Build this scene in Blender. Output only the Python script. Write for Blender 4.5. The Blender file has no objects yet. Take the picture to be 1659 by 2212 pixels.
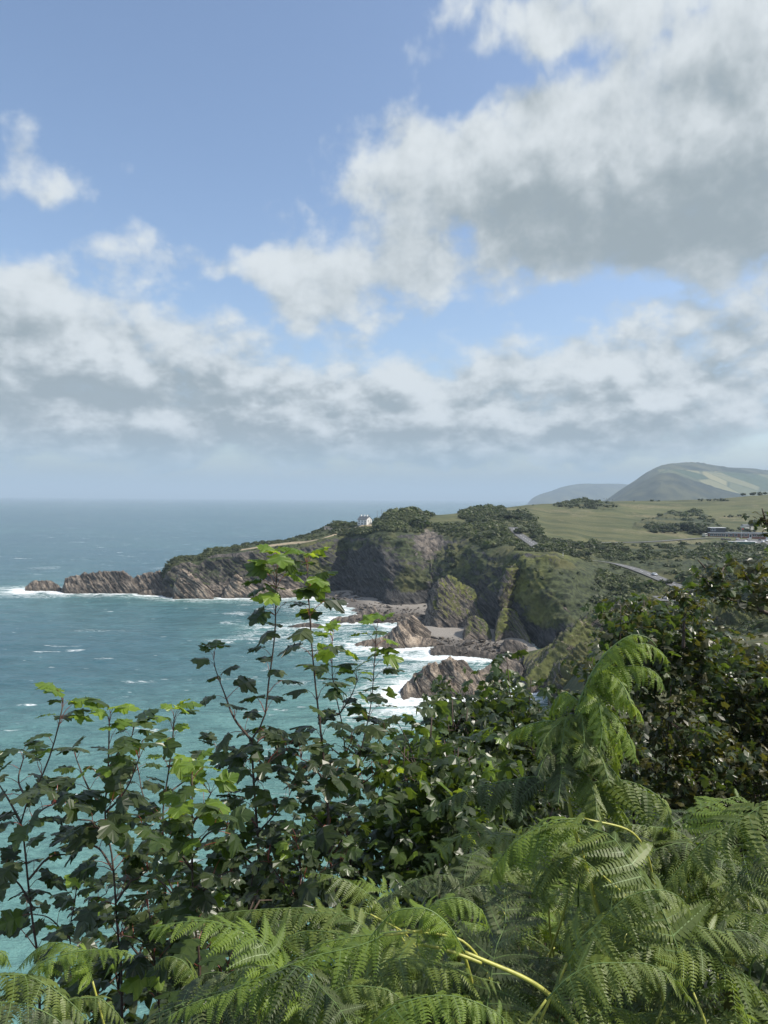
import bpy, math, random
import numpy as np
from mathutils import Vector, Matrix, Euler
random.seed(7); np.random.seed(7)
scene = bpy.context.scene
COL = scene.collection
rad = math.radians

# ---------------------------------------------------------------- camera
EYE = 70.0
FPX = 1534.0            # focal length for a picture 1659 wide, 2212 high
cam_d = bpy.data.cameras.new('camera'); cam = bpy.data.objects.new('camera', cam_d); COL.objects.link(cam)
cam_d.sensor_fit = 'HORIZONTAL'; cam_d.sensor_width = 36.0
cam_d.lens = 36.0 * FPX / 1659.0
cam_d.clip_start = 0.05; cam_d.clip_end = 400000.0
PITCH = -math.atan(29.0 / FPX); ROLL = rad(0.45)
CAM_M = Euler((rad(90) + PITCH, 0, 0)).to_matrix() @ Matrix.Rotation(ROLL, 3, 'Z')
cam.matrix_world = Matrix.Translation((0, 0, EYE)) @ CAM_M.to_4x4()
scene.camera = cam
CM = np.array(CAM_M)

def ray(u, v):
    d = CM @ np.array([(u - 829.5) / FPX, -(v - 1106.0) / FPX, -1.0])
    return d / d[1]
def P(u, v, Y):                     # point at distance Y ahead
    d = ray(u, v); return np.array([d[0] * Y, Y, EYE + d[2] * Y])
def PZ(u, v, z):                    # point at height z
    d = ray(u, v); Y = (z - EYE) / d[2]; return np.array([d[0] * Y, Y, z])
def proj(p):                        # inverse, vectorised: world -> u, v
    q = (np.asarray(p) - np.array([0, 0, EYE])) @ CM
    w = -q[..., 2]
    w = np.where(np.abs(w) < 1e-6, 1e-6, w)
    return 829.5 + FPX * q[..., 0] / w, 1106.0 - FPX * q[..., 1] / w

# ---------------------------------------------------------------- sun and sky
SUN_AZ = rad(97)      # clockwise from straight ahead (+Y) towards +X
SUN_EL = rad(50)
sun_dir = Vector((math.sin(SUN_AZ) * math.cos(SUN_EL), math.cos(SUN_AZ) * math.cos(SUN_EL), math.sin(SUN_EL)))
sd = bpy.data.lights.new('sun', 'SUN'); sd.energy = 4.2; sd.angle = rad(0.55); sd.color = (1.0, 0.94, 0.83)
sun = bpy.data.objects.new('sun', sd); COL.objects.link(sun)
sun.rotation_euler = sun_dir.to_track_quat('Z', 'Y').to_euler()

scene.view_settings.view_transform = 'Standard'; scene.view_settings.look = 'None'
scene.view_settings.exposure = 0.35; scene.view_settings.gamma = 1.0
scene.view_settings.use_curve_mapping = False
cy = scene.cycles
cy.max_bounces = 6; cy.diffuse_bounces = 2; cy.glossy_bounces = 2; cy.transmission_bounces = 3
cy.transparent_max_bounces = 4; cy.volume_bounces = 0
cy.caustics_reflective = False; cy.caustics_refractive = False
cy.use_denoising = True
cy.sample_clamp_indirect = 4.0

class NT:
    """small helper for node trees"""
    def __init__(s, tree): s.t = tree; s.L = tree.links
    def n(s, typ, **kw):
        nd = s.t.nodes.new(typ)
        ins = kw.pop('ins', {})
        for k, v in kw.items(): setattr(nd, k, v)
        for k, v in ins.items(): s.set(nd.inputs[k], v)
        return nd
    def set(s, sock, v):
        if isinstance(v, bpy.types.NodeSocket): s.L.new(v, sock)
        elif isinstance(v, bpy.types.Node): s.L.new(v.outputs[0], sock)
        else:
            if sock.type == 'RGBA' and len(v) == 3: v = (*v, 1)
            sock.default_value = v
    def m(s, op, a, b=0.0, c=None, clamp=False):
        nd = s.t.nodes.new('ShaderNodeMath'); nd.operation = op; nd.use_clamp = clamp
        s.set(nd.inputs[0], a)
        s.set(nd.inputs[1], b)
        if c is not None: s.set(nd.inputs[2], c)
        return nd.outputs[0]
    def ramp(s, x, a, b, lo=0.0, hi=1.0, smooth=True):
        nd = s.t.nodes.new('ShaderNodeMapRange'); nd.clamp = True
        if smooth: nd.interpolation_type = 'SMOOTHSTEP'
        for i, v in enumerate((x, a, b, lo, hi)): s.set(nd.inputs[i], v)
        return nd.outputs[0]
    def mix(s, f, a, b, blend='MIX'):
        nd = s.t.nodes.new('ShaderNodeMix'); nd.data_type = 'RGBA'; nd.blend_type = blend
        s.set(nd.inputs[0], f); s.set(nd.inputs[6], a); s.set(nd.inputs[7], b)
        return nd.outputs[2]
    def noise(s, vec, scale, detail=4.0, rough=0.55, dist=0.0):
        nd = s.t.nodes.new('ShaderNodeTexNoise')
        if vec is not None: s.set(nd.inputs['Vector'], vec)
        s.set(nd.inputs['Scale'], scale); nd.inputs['Detail'].default_value = detail
        nd.inputs['Roughness'].default_value = rough; nd.inputs['Distortion'].default_value = dist
        return nd.outputs[0]
    def vm(s, op, a, b=None, out=0):
        nd = s.t.nodes.new('ShaderNodeVectorMath'); nd.operation = op
        s.set(nd.inputs[0], a)
        if b is not None:
            s.set(nd.inputs[3] if op == 'SCALE' else nd.inputs[1], b)
        return nd.outputs[out]
    def comb(s, x, y, z):
        nd = s.t.nodes.new('ShaderNodeCombineXYZ')
        for i, v in enumerate((x, y, z)): s.set(nd.inputs[i], v)
        return nd.outputs[0]
    def sep(s, v):
        nd = s.t.nodes.new('ShaderNodeSeparateXYZ'); s.set(nd.inputs[0], v); return nd.outputs

world = bpy.data.worlds.new('World'); scene.world = world; world.use_nodes = True
world.cycles.sampling_method = 'MANUAL'; world.cycles.sample_map_resolution = 512

# cloud cover as a function of direction: (azimuth, elevation, softness) in radians
def el_of(u, v):
    d = ray(u, v); return math.atan2(d[2], math.hypot(d[0], 1.0))
def az_of(u, v):
    d = ray(u, v); return math.atan2(d[0], 1.0)
# u, v, half width, half height, strength, tilt
CLOUD = [
 # u, v, half width, half height, strength
 (1660, 230, 360, 170, 0.42), (1330, 330, 330, 150, 0.40), (1120, 330, 170, 130, 0.26), (1560, 500, 430, 105, 0.42), (1240, 500, 200, 95, 0.28),
 (900, 320, 210, 95, 0.36), (700, 290, 100, 40, 0.24), (760, 430, 180, 55, 0.27), (1000, 450, 130, 60, 0.2),
 (1170, 25, 270, 65, 0.38), (1420, 80, 230, 70, 0.22),
 (620, 570, 130, 75, 0.46), (700, 640, 90, 60, 0.30), (745, 560, 100, 60, 0.28), (880, 560, 110, 90, 0.34), (940, 620, 60, 70, 0.2), (740, 680, 110, 60, 0.26),
 (60, 230, 55, 60, 0.30), (130, 330, 120, 40, 0.26), (100, 400, 190, 42, 0.34), (300, 350, 60, 30, 0.2), (340, 535, 160, 50, 0.34), (290, 480, 50, 30, 0.1), (90, 600, 150, 40, 0.20),
 (200, 820, 330, 150, 0.44), (-100, 820, 300, 170, 0.40), (250, 690, 260, 60, 0.24), (500, 720, 110, 60, 0.16), (650, 900, 420, 90, 0.40), (800, 960, 900, 50, 0.22), (1000, 890, 400, 100, 0.38), (1400, 850, 400, 120, 0.46), (1050, 760, 70, 60, 0.22), (1250, 760, 130, 40, 0.16), (1640, 690, 170, 70, 0.30), (820, 800, 100, 50, 0.15),
 (330, 230, 300, 170, -0.3), (480, 90, 420, 150, -0.3), (960, 690, 90, 70, -0.12), (1250, 645, 180, 40, -0.30), (500, 640, 60, 50, -0.12), (430, 440, 140, 60, -0.15), (1000, 500, 60, 40, -0.22), (1190, 140, 150, 35, -0.34), (970, 180, 110, 60, -0.2), (560, 680, 50, 40, -0.15), (450, 620, 60, 30, -0.2), (150, 480, 130, 35, -0.25), (90, 270, 40, 60, 0.2),
]
g = bpy.data.node_groups.new('cloud_cover', 'ShaderNodeTree')
g.interface.new_socket('P', in_out='INPUT', socket_type='NodeSocketVector')
g.interface.new_socket('D', in_out='OUTPUT', socket_type='NodeSocketFloat')
g.interface.new_socket('S', in_out='OUTPUT', socket_type='NodeSocketFloat')
g.interface.new_socket('N', in_out='OUTPUT', socket_type='NodeSocketFloat')
G = NT(g)
gi = g.nodes.new('NodeGroupInput'); go = g.nodes.new('NodeGroupOutput')
wob = G.n('ShaderNodeTexNoise', ins={'Vector': gi.outputs[0], 'Scale': 9.0, 'Detail': 3.0})
wp = G.vm('ADD', gi.outputs[0], G.vm('SCALE', G.vm('SUBTRACT', wob.outputs['Color'], (0.5, 0.5, 0.5)), 0.10))
ax, ay, _ = G.sep(wp)
total = None
for (u, v, su, sv, st) in CLOUD:
    a0, e0 = az_of(u, v), el_of(u, v)
    dx = G.m('MULTIPLY', G.m('SUBTRACT', ax, a0), FPX / su)
    dy = G.m('MULTIPLY', G.m('SUBTRACT', ay, e0), FPX / sv)
    r2 = G.m('MULTIPLY_ADD', dx, dx, G.m('MULTIPLY', dy, dy))
    e = G.m('MULTIPLY', G.m('EXPONENT', G.m('MULTIPLY', r2, -1.0)), st)
    total = e if total is None else G.m('ADD', total, e)
# beyond the frame the same kind of sky goes on: a bank low down, broken cloud above
side = G.ramp(G.m('ABSOLUTE', ax), 0.55, 0.8)
total = G.m('ADD', total, G.m('MULTIPLY', side, G.ramp(ay, 0.20, 0.34, 0.40, 0.16)))
total = G.m('ADD', total, G.m('MULTIPLY', G.ramp(ay, 0.68, 0.85), 0.16))
total = G.m('MINIMUM', total, 0.62)
ax, ay, _ = G.sep(gi.outputs[0])
yy = G.m('MULTIPLY', G.m('LOGARITHM', G.m('ADD', G.m('MAXIMUM', ay, -0.05), 0.34), math.e), 0.80)
n1 = G.noise(G.comb(ax, yy, 0.0), 6.0, 4, 0.5, 0.15)
n2 = G.noise(G.comb(G.m('ADD', ax, 7.3), yy, 1.0), 16.0, 7, 0.56, 0.12)
pf = G.noise(G.comb(ax, G.m('ADD', yy, 3.1), 0.4), 10.0, 4, 0.58, 0.1)
puff = G.m('ABSOLUTE', G.m('SUBTRACT', pf, 0.5))
nn = G.m('ADD', G.m('MULTIPLY', G.m('SUBTRACT', n1, 0.5), 0.55), G.m('MULTIPLY', G.m('SUBTRACT', n2, 0.5), 0.85))
nn = G.m('ADD', nn, G.m('MULTIPLY', G.m('SUBTRACT', 0.08, puff), -0.9))
G.L.new(G.m('ADD', G.m('SUBTRACT', nn, 0.215), total), go.inputs[0])
G.L.new(G.m('ADD', G.m('MULTIPLY', G.m('SUBTRACT', n1, 0.5), 0.6), total), go.inputs[1])
G.L.new(nn, go.inputs[2])

W = NT(world.node_tree); world.node_tree.nodes.clear()
tc = W.n('ShaderNodeTexCoord'); dirv = W.vm('NORMALIZE', tc.outputs['Generated'])
x, y, z = W.sep(dirv)
azn = W.m('ARCTAN2', x, y)
eln = W.m('ARCSINE', z)
pv = W.comb(azn, eln, 0.0)
def dens_at(vec):
    gr = world.node_tree.nodes.new('ShaderNodeGroup'); gr.node_tree = g
    W.L.new(vec, gr.inputs[0]); return gr.outputs
o0 = dens_at(pv)
d0 = o0[0]
d1 = dens_at(W.vm('ADD', pv, (0.014, 0.026, 0.0)))[2]
d2 = dens_at(W.vm('ADD', pv, (0.02, 0.060, 0.0)))[1]
cover = W.ramp(d0, -0.14, 0.23)
cover = W.m('MULTIPLY', cover, W.ramp(d0, 0.0, 0.35, 0.85, 1.0))
lit = W.m('MULTIPLY', W.m('SUBTRACT', o0[2], d1), W.ramp(eln, 0.12, 0.30, 2.1, 1.1))
under = W.ramp(d2, 0.15, 0.66)
shade = None
for (u, v, su, sv, st) in [(1480, 500, 400, 80, 0.62), (1120, 430, 120, 60, 0.3), (1640, 330, 160, 50, 0.25), (1600, 150, 110, 50, 0.22), (300, 870, 440, 62, 0.46), (1250, 940, 560, 34, 0.36), (470, 790, 120, 36, 0.2), (90, 700, 120, 26, 0.22), (1560, 800, 80, 60, 0.26), (1020, 850, 90, 40, 0.2), (1640, 700, 120, 26, 0.3), (650, 1000, 900, 40, 0.2)]:
    dx = W.m('MULTIPLY', W.m('SUBTRACT', azn, az_of(u, v)), FPX / su)
    dy = W.m('MULTIPLY', W.m('SUBTRACT', eln, el_of(u, v)), FPX / sv)
    e = W.m('MULTIPLY', W.m('EXPONENT', W.m('MULTIPLY', W.m('MULTIPLY_ADD', dx, dx, W.m('MULTIPLY', dy, dy)), -1.0)), st)
    shade = e if shade is None else W.m('ADD', shade, e)
br = W.m('SUBTRACT', 0.80, W.m('MULTIPLY', under, 0.25))
br = W.m('SUBTRACT', br, shade)
br = W.m('ADD', br, lit)
wt = W.ramp(br, -0.05, 1.05)
ccol = W.mix(wt, (0.325, 0.385, 0.42), (0.74, 0.79, 0.82))
sky = W.n('ShaderNodeTexSky', sky_type='NISHITA', sun_disc=False)
sky.sun_elevation = SUN_EL; sky.sun_rotation = SUN_AZ; sky.altitude = 70; sky.air_density = 1.0; sky.dust_density = 2.0; sky.ozone_density = 1.8
bg1 = W.n('ShaderNodeBackground', ins={'Color': sky, 'Strength': 0.15})
lowf = W.ramp(eln, 0.0, 0.10)
ccol = W.mix(lowf, (0.27, 0.42, 0.525), ccol)
bg2 = W.n('ShaderNodeBackground', ins={'Color': ccol, 'Strength': 0.80})
lowc = W.ramp(eln, 0.0, 0.075, 0.94, 0.0)
cv = W.m('MAXIMUM', cover, lowc)
mx = W.n('ShaderNodeMixShader', ins={0: cv, 1: bg1, 2: bg2})
wo = W.n('ShaderNodeOutputWorld', ins={0: mx})

# ---------------------------------------------------------------- helpers
def tag(o, label=None, cat=None, group=None, kind=None):
    for k, v in (('label', label), ('category', cat), ('group', group), ('kind', kind)):
        if v: o[k] = v
    return o
def empty(name, loc=(0, 0, 0), rz=0.0):
    o = bpy.data.objects.new(name, None); COL.objects.link(o); o.location = loc; o.rotation_euler = (0, 0, rz)
    o.empty_display_size = 0.2
    return o
def mesh(name, verts, faces, smooth=True, attrs=None, mats=(), mat_idx=None):
    me = bpy.data.meshes.new(name)
    verts = np.asarray(verts, dtype=np.float32)
    if isinstance(faces, np.ndarray):
        nf, k = faces.shape
        me.vertices.add(len(verts)); me.vertices.foreach_set('co', verts.ravel())
        me.loops.add(nf * k); me.loops.foreach_set('vertex_index', faces.astype(np.int32).ravel())
        me.polygons.add(nf); me.polygons.foreach_set('loop_start', np.arange(0, nf * k, k, dtype=np.int32))
        me.update(calc_edges=True)
    else:
        me.from_pydata([tuple(map(float, v)) for v in verts], [], faces)
    me.polygons.foreach_set('use_smooth', np.full(len(me.polygons), smooth, dtype=bool))
    for k, a in (attrs or {}).items():
        at = me.attributes.new(k, 'FLOAT', 'POINT'); at.data.foreach_set('value', np.asarray(a, dtype=np.float32).ravel())
    for m in mats: me.materials.append(m)
    if mat_idx is not None: me.polygons.foreach_set('material_index', np.asarray(mat_idx, dtype=np.int32))
    me.update()
    return me
def link(name, me, parent=None):
    o = bpy.data.objects.new(name, me); COL.objects.link(o)
    if parent is not None: o.parent = parent
    return o

# vectorised value noise
def _h(i, j, k, s):
    n = (i * 374761393 + j * 668265263 + k * 1274126177 + s * 974711) & 0xffffffff
    n = ((n ^ (n >> 13)) * 1274126177) & 0xffffffff
    n = (n ^ (n >> 16)) & 0xffffffff
    return n.astype(np.float64) / 4294967295.0
def vnoise(p, s=0):
    f = np.floor(p).astype(np.int64); t = p - f; t = t * t * (3 - 2 * t)
    i, j, k = f[..., 0], f[..., 1], f[..., 2]
    r = 0
    for a in (0, 1):
        wa = t[..., 0] if a else 1 - t[..., 0]
        for b in (0, 1):
            wb = t[..., 1] if b else 1 - t[..., 1]
            for c in (0, 1):
                wc = t[..., 2] if c else 1 - t[..., 2]
                r = r + wa * wb * wc * _h(i + a, j + b, k + c, s)
    return r * 2 - 1
def fbm(p, oct=4, s=0, gain=0.5, ridged=False):
    r = 0; a = 1.0; tot = 0
    for o in range(oct):
        n = vnoise(p * (2.03 ** o) + o * 17.1, s + o)
        if ridged: n = 1 - 2 * np.abs(n)
        r = r + a * n; tot += a; a *= gain
    return r / tot
def sstep(x, a, b):
    t = np.clip((x - a) / (b - a), 0, 1); return t * t * (3 - 2 * t)
SN = np.array([0.50, -0.28, 0.80]); SN = SN / np.linalg.norm(SN)      # normal of the rock strata
def strata(p, size, s=0, warp=0.6):
    """saw-toothed slabs across the dip of the beds"""
    q = p @ SN / size + warp * fbm(p / (size * 7.0), 3, s + 3)
    q = q + 0.25 * fbm(p / (size * 1.4), 2, s + 9)
    f = q - np.floor(q)
    lvl = _h(np.floor(q).astype(np.int64), (0 * f).astype(np.int64), (0 * f).astype(np.int64), s)
    return f * (0.35 + lvl)
def grid_faces(nr, nc):
    i = np.arange(nr - 1)[:, None] * nc + np.arange(nc - 1)[None, :]
    i = i.ravel(); return np.stack([i, i + 1, i + nc + 1, i + nc], 1)
def grid_normals(V):
    du = np.gradient(V, axis=1); dr = np.gradient(V, axis=0)
    n = np.cross(du, dr); n /= np.maximum(np.linalg.norm(n, axis=-1, keepdims=True), 1e-9)
    return n
def hermite(xk, yk, x):
    """smooth interpolation through control values, along axis 0 (finite differences, damped)"""
    xk = np.asarray(xk, float); yk = np.asarray(yk, float)
    d = np.diff(yk, axis=0) / np.diff(xk).reshape((-1,) + (1,) * (yk.ndim - 1))
    m = np.zeros_like(yk); m[1:-1] = 0.5 * (d[1:] + d[:-1]); m[0] = d[0]; m[-1] = d[-1]
    same = (d[1:] * d[:-1]) <= 0; m[1:-1][same] = 0
    lim = 3 * np.minimum(np.abs(d[1:]), np.abs(d[:-1])); m[1:-1] = np.sign(m[1:-1]) * np.minimum(np.abs(m[1:-1]), lim)
    i = np.clip(np.searchsorted(xk, x) - 1, 0, len(xk) - 2)
    h = (xk[i + 1] - xk[i]); t = (x - xk[i]) / h
    sh = (-1,) + (1,) * (yk.ndim - 1)
    h = h.reshape(sh); t = t.reshape(sh)
    return ((2*t**3 - 3*t**2 + 1) * yk[i] + (t**3 - 2*t**2 + t) * h * m[i] + (-2*t**3 + 3*t**2) * yk[i+1] + (t**3 - t**2) * h * m[i+1])

# ---------------------------------------------------------------- materials
def mat(name):
    m = bpy.data.materials.new(name); m.use_nodes = True; m.node_tree.nodes.clear()
    t = NT(m.node_tree); out = t.n('ShaderNodeOutputMaterial')
    return m, t, out
def simple(name, col, rough=0.6, metal=0.0, spec=0.5, var=0.12, scale=3.0):
    m, t, out = mat(name)
    geo = t.n('ShaderNodeNewGeometry')
    nz = t.noise(geo.outputs['Position'], scale, 4)
    c = t.mix(t.ramp(nz, 0.3, 0.7), tuple(k * (1 - var) for k in col), tuple(min(1, k * (1 + var)) for k in col))
    b = t.n('ShaderNodeBsdfPrincipled', ins={'Base Color': c, 'Roughness': rough, 'Metallic': metal, 'Specular IOR Level': spec})
    t.L.new(b.outputs[0], out.inputs[0]); return m

def land_material():
    m, t, out = mat('land')
    geo = t.n('ShaderNodeNewGeometry'); pos = geo.outputs['Position']
    def at(n): return t.n('ShaderNodeAttribute', attribute_name=n).outputs['Fac']
    veg, field, path, warm = at('veg'), at('field'), at('path'), at('warm')
    nz = t.sep(geo.outputs['Normal'])[2]
    # rock: beds seen edge-on, stained
    t1 = np.cross(SN, (0, 1, 0)); t1 /= np.linalg.norm(t1); t2 = np.cross(SN, t1)
    def dot(a): return t.vm('DOT_PRODUCT', pos, tuple(float(k) for k in a), out=1)
    st = t.comb(t.m('MULTIPLY', dot(t1), 0.09), t.m('MULTIPLY', dot(t2), 0.14), dot(SN))
    bed = t.noise(st, 0.9, 6, 0.62, 0.5)
    big = t.noise(pos, 0.05, 5, 0.6)
    fine = t.noise(pos, 1.4, 5, 0.65)
    cold = t.mix(t.ramp(bed, 0.34, 0.68), (0.018, 0.019, 0.021), (0.092, 0.088, 0.086))  # dark rock tone, lowered to carry cloud shade on the main cliff
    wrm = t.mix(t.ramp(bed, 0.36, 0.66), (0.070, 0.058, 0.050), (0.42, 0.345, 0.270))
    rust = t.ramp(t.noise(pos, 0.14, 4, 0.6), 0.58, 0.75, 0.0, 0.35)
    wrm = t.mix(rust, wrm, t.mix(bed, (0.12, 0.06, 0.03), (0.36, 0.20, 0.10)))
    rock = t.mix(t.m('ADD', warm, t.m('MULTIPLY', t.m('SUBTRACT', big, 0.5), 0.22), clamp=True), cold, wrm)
    rock = t.mix(t.ramp(fine, 0.35, 0.5, 0.6, 0.0), rock, (0.03, 0.028, 0.027))
    # dark tide band
    hz = t.sep(pos)[2]
    wet = t.ramp(t.m('ADD', hz, t.m('MULTIPLY', t.m('SUBTRACT', big, 0.5), 6.0)), 0.6, 3.0, 0.62, 0.0)
    rock = t.mix(wet, rock, (0.034, 0.029, 0.024))
    # greenery
    gn = t.noise(pos, 0.35, 6, 0.68)
    gb = t.noise(pos, 0.03, 4, 0.6)
    scrub = t.mix(t.ramp(gn, 0.36, 0.64), (0.014, 0.020, 0.010), (0.062, 0.076, 0.034))
    moss = at('moss')
    scrub = t.mix(t.m('MULTIPLY', moss, t.ramp(gn, 0.25, 0.6, 0.55, 1.0)), scrub, t.mix(gn, (0.075, 0.085, 0.018), (0.205, 0.215, 0.045)))
    scrub = t.mix(t.ramp(gb, 0.45, 0.62, 0.0, 0.75), scrub, t.mix(gn, (0.055, 0.058, 0.020), (0.135, 0.125, 0.052)))
    fn = t.noise(t.n('ShaderNodeVectorMath', operation='MULTIPLY', ins={0: pos, 1: (0.4, 1.0, 1.0)}).outputs[0], 0.035, 6, 0.62, 0.6)
    fcol = t.mix(t.ramp(fn, 0.36, 0.60), (0.044, 0.056, 0.021), (0.096, 0.098, 0.042))
    fcol = t.mix(t.ramp(t.noise(pos, 0.5, 4, 0.7), 0.5, 0.8, 0.0, 0.4), fcol, (0.20, 0.19, 0.10))
    # mowing stripes on the fairways
    sx, sy, sz = t.sep(pos)
    wv = t.m('SINE', t.m('MULTIPLY', t.m('ADD', sx, t.m('MULTIPLY', sy, 0.33)), 0.62))
    stripe = t.m('MULTIPLY', t.ramp(wv, -0.4, 0.4), t.ramp(t.noise(pos, 0.008, 2), 0.46, 0.56, 0.0, 0.35))
    fcol = t.mix(stripe, fcol, (0.128, 0.145, 0.060))
    fcol = t.mix(t.ramp(t.noise(pos, 0.010, 5, 0.6), 0.50, 0.64, 0.0, 0.6), fcol, (0.040, 0.050, 0.020))
    rough_grass = t.mix(t.ramp(gn, 0.4, 0.6), (0.08, 0.08, 0.035), (0.20, 0.175, 0.10))
    fcol = t.mix(t.ramp(t.noise(pos, 0.017, 6, 0.68), 0.53, 0.62, 0.0, 0.85), fcol, rough_grass)
    green = t.mix(field, scrub, fcol)
    edge = t.m('ADD', veg, t.m('MULTIPLY', t.m('SUBTRACT', t.noise(pos, 0.22, 6, 0.7), 0.5), 1.1))
    vmask = t.ramp(edge, 0.42, 0.58)
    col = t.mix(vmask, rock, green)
    pn = t.m('ADD', path, t.m('MULTIPLY', t.m('SUBTRACT', gn, 0.5), 0.5))
    col = t.mix(t.ramp(pn, 0.45, 0.65), col, (0.29, 0.24, 0.165))
    bmp = t.n('ShaderNodeBump', ins={'Strength': 0.9, 'Distance': 1.1, 'Height': t.m('ADD', bed, t.m('MULTIPLY', fine, 0.5))})
    bmp2 = t.n('ShaderNodeBump', ins={'Strength': 0.8, 'Distance': 0.7, 'Height': gn})
    nm = t.n('ShaderNodeMix', data_type='VECTOR'); t.set(nm.inputs[0], vmask); t.L.new(bmp.outputs[0], nm.inputs[4]); t.L.new(bmp2.outputs[0], nm.inputs[5])
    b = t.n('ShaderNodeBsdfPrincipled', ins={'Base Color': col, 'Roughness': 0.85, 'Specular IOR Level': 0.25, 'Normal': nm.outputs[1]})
    t.L.new(b.outputs[0], out.inputs[0]); return m
M_LAND = land_material()

def sea_material():
    m, t, out = mat('sea_water')
    geo = t.n('ShaderNodeNewGeometry'); pos = geo.outputs['Position']
    foam = t.n('ShaderNodeAttribute', attribute_name='foam').outputs['Fac']
    shal = t.n('ShaderNodeAttribute', attribute_name='shallow').outputs['Fac']
    px, py, pz = t.sep(pos)
    dist = t.vm('LENGTH', pos, out=1)
    big = t.noise(pos, 0.006, 4, 0.55, 0.5)
    s2 = t.m('ADD', shal, t.m('MULTIPLY', t.m('SUBTRACT', big, 0.5), 0.9), clamp=True)
    deep = (0.050, 0.122, 0.158); teal = (0.132, 0.272, 0.250)
    col = t.mix(s2, deep, teal)
    sb = t.noise(pos, 0.0011, 3, 0.6)
    col = t.mix(t.ramp(sb, 0.42, 0.6, 0.0, 0.5), col, (0.040, 0.100, 0.145))  # broad darker patches: cloud shadow painted into the water colour
    # wind-driven foam threads stretched along the wave crests
    sp = t.n('ShaderNodeMapping', ins={0: pos}); sp.inputs['Rotation'].default_value = (0, 0, rad(-12)); sp.inputs['Scale'].default_value = (0.35, 1.0, 1.0)
    f1 = t.noise(sp.outputs[0], 0.16, 7, 0.66, 1.2)
    f2 = t.noise(pos, 0.55, 5, 0.7, 0.8)
    lace = t.m('ABSOLUTE', t.m('SUBTRACT', f1, 0.5))
    body = t.m('ADD', t.m('MULTIPLY', foam, 0.82), t.m('MULTIPLY', t.m('SUBTRACT', t.m('ADD', t.m('MULTIPLY', f1, 0.65), t.m('MULTIPLY', f2, 0.35)), 0.5), 2.9))
    fm = t.ramp(body, 0.46, 0.98)
    thread = t.m('MULTIPLY', t.ramp(lace, 0.0, 0.035, 1.0, 0.0), t.ramp(t.m('ADD', foam, t.m('MULTIPLY', f2, 0.35)), 0.30, 0.6, 0.0, 0.75))
    fm = t.m('MAXIMUM', fm, thread)
    # white horses
    cs = t.n('ShaderNodeMapping', ins={0: pos}); cs.inputs['Rotation'].default_value = (0, 0, rad(8)); cs.inputs['Scale'].default_value = (0.30, 1.0, 1.0)
    c1 = t.noise(cs.outputs[0], 0.085, 3, 0.55); c2 = t.noise(cs.outputs[0], 0.9, 4, 0.7)
    cap = t.m('MULTIPLY', t.ramp(c1, 0.655, 0.70), t.ramp(c2, 0.46, 0.60))
    c3 = t.noise(cs.outputs[0], 0.35, 3, 0.55)
    cap2 = t.m('MULTIPLY', t.ramp(c3, 0.68, 0.74), t.ramp(c2, 0.42, 0.55, 0.0, 0.6))
    fm = t.m('MAXIMUM', fm, t.m('MULTIPLY', t.m('MAXIMUM', cap, cap2), t.ramp(dist, 900, 9000, 1.0, 0.25)))
    # wave relief, three sizes
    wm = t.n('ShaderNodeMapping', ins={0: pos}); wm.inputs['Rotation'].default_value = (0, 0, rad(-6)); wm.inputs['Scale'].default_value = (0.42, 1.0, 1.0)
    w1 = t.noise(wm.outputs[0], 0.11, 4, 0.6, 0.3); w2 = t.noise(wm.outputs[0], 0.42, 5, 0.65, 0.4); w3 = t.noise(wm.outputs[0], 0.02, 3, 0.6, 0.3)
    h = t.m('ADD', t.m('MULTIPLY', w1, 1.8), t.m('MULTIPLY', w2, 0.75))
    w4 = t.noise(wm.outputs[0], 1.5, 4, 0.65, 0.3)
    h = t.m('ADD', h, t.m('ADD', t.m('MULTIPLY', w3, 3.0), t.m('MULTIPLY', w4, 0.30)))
    col = t.mix(t.ramp(t.m('ADD', t.m('MULTIPLY', w1, 0.4), t.m('ADD', t.m('MULTIPLY', w2, 0.4), t.m('MULTIPLY', w4, 0.2))), 0.40, 0.58), t.mix(0.5, col, (0.014, 0.06, 0.07)), col)  # wave troughs darkened in the base colour, painted shading of the wavelets
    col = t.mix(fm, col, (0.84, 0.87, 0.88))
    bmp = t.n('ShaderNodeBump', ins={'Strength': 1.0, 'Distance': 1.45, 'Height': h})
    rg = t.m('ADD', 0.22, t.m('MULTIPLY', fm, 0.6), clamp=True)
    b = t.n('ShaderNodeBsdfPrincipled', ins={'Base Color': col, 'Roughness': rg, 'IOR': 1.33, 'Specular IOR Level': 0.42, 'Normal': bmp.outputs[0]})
    t.L.new(b.outputs[0], out.inputs[0]); return m
M_SEA = sea_material()

def sand_material():
    m, t, out = mat('wet_sand')
    geo = t.n('ShaderNodeNewGeometry'); pos = geo.outputs['Position']; hz = t.sep(pos)[2]
    n = t.noise(pos, 0.18, 6, 0.65); f = t.noise(pos, 2.2, 5, 0.7)
    dry = t.mix(t.ramp(f, 0.35, 0.62), (0.175, 0.155, 0.135), (0.30, 0.275, 0.245))
    wet = t.mix(f, (0.085, 0.075, 0.066), (0.135, 0.118, 0.10))
    c = t.mix(t.ramp(t.m('ADD', hz, t.m('MULTIPLY', n, 1.6)), 1.3, 2.6), wet, dry)
    bmp = t.n('ShaderNodeBump', ins={'Strength': 0.6, 'Distance': 0.25, 'Height': f})
    b = t.n('ShaderNodeBsdfPrincipled', ins={'Base Color': c, 'Roughness': 0.7, 'Normal': bmp.outputs[0]})
    t.L.new(b.outputs[0], out.inputs[0]); return m
M_SAND = sand_material()

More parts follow.
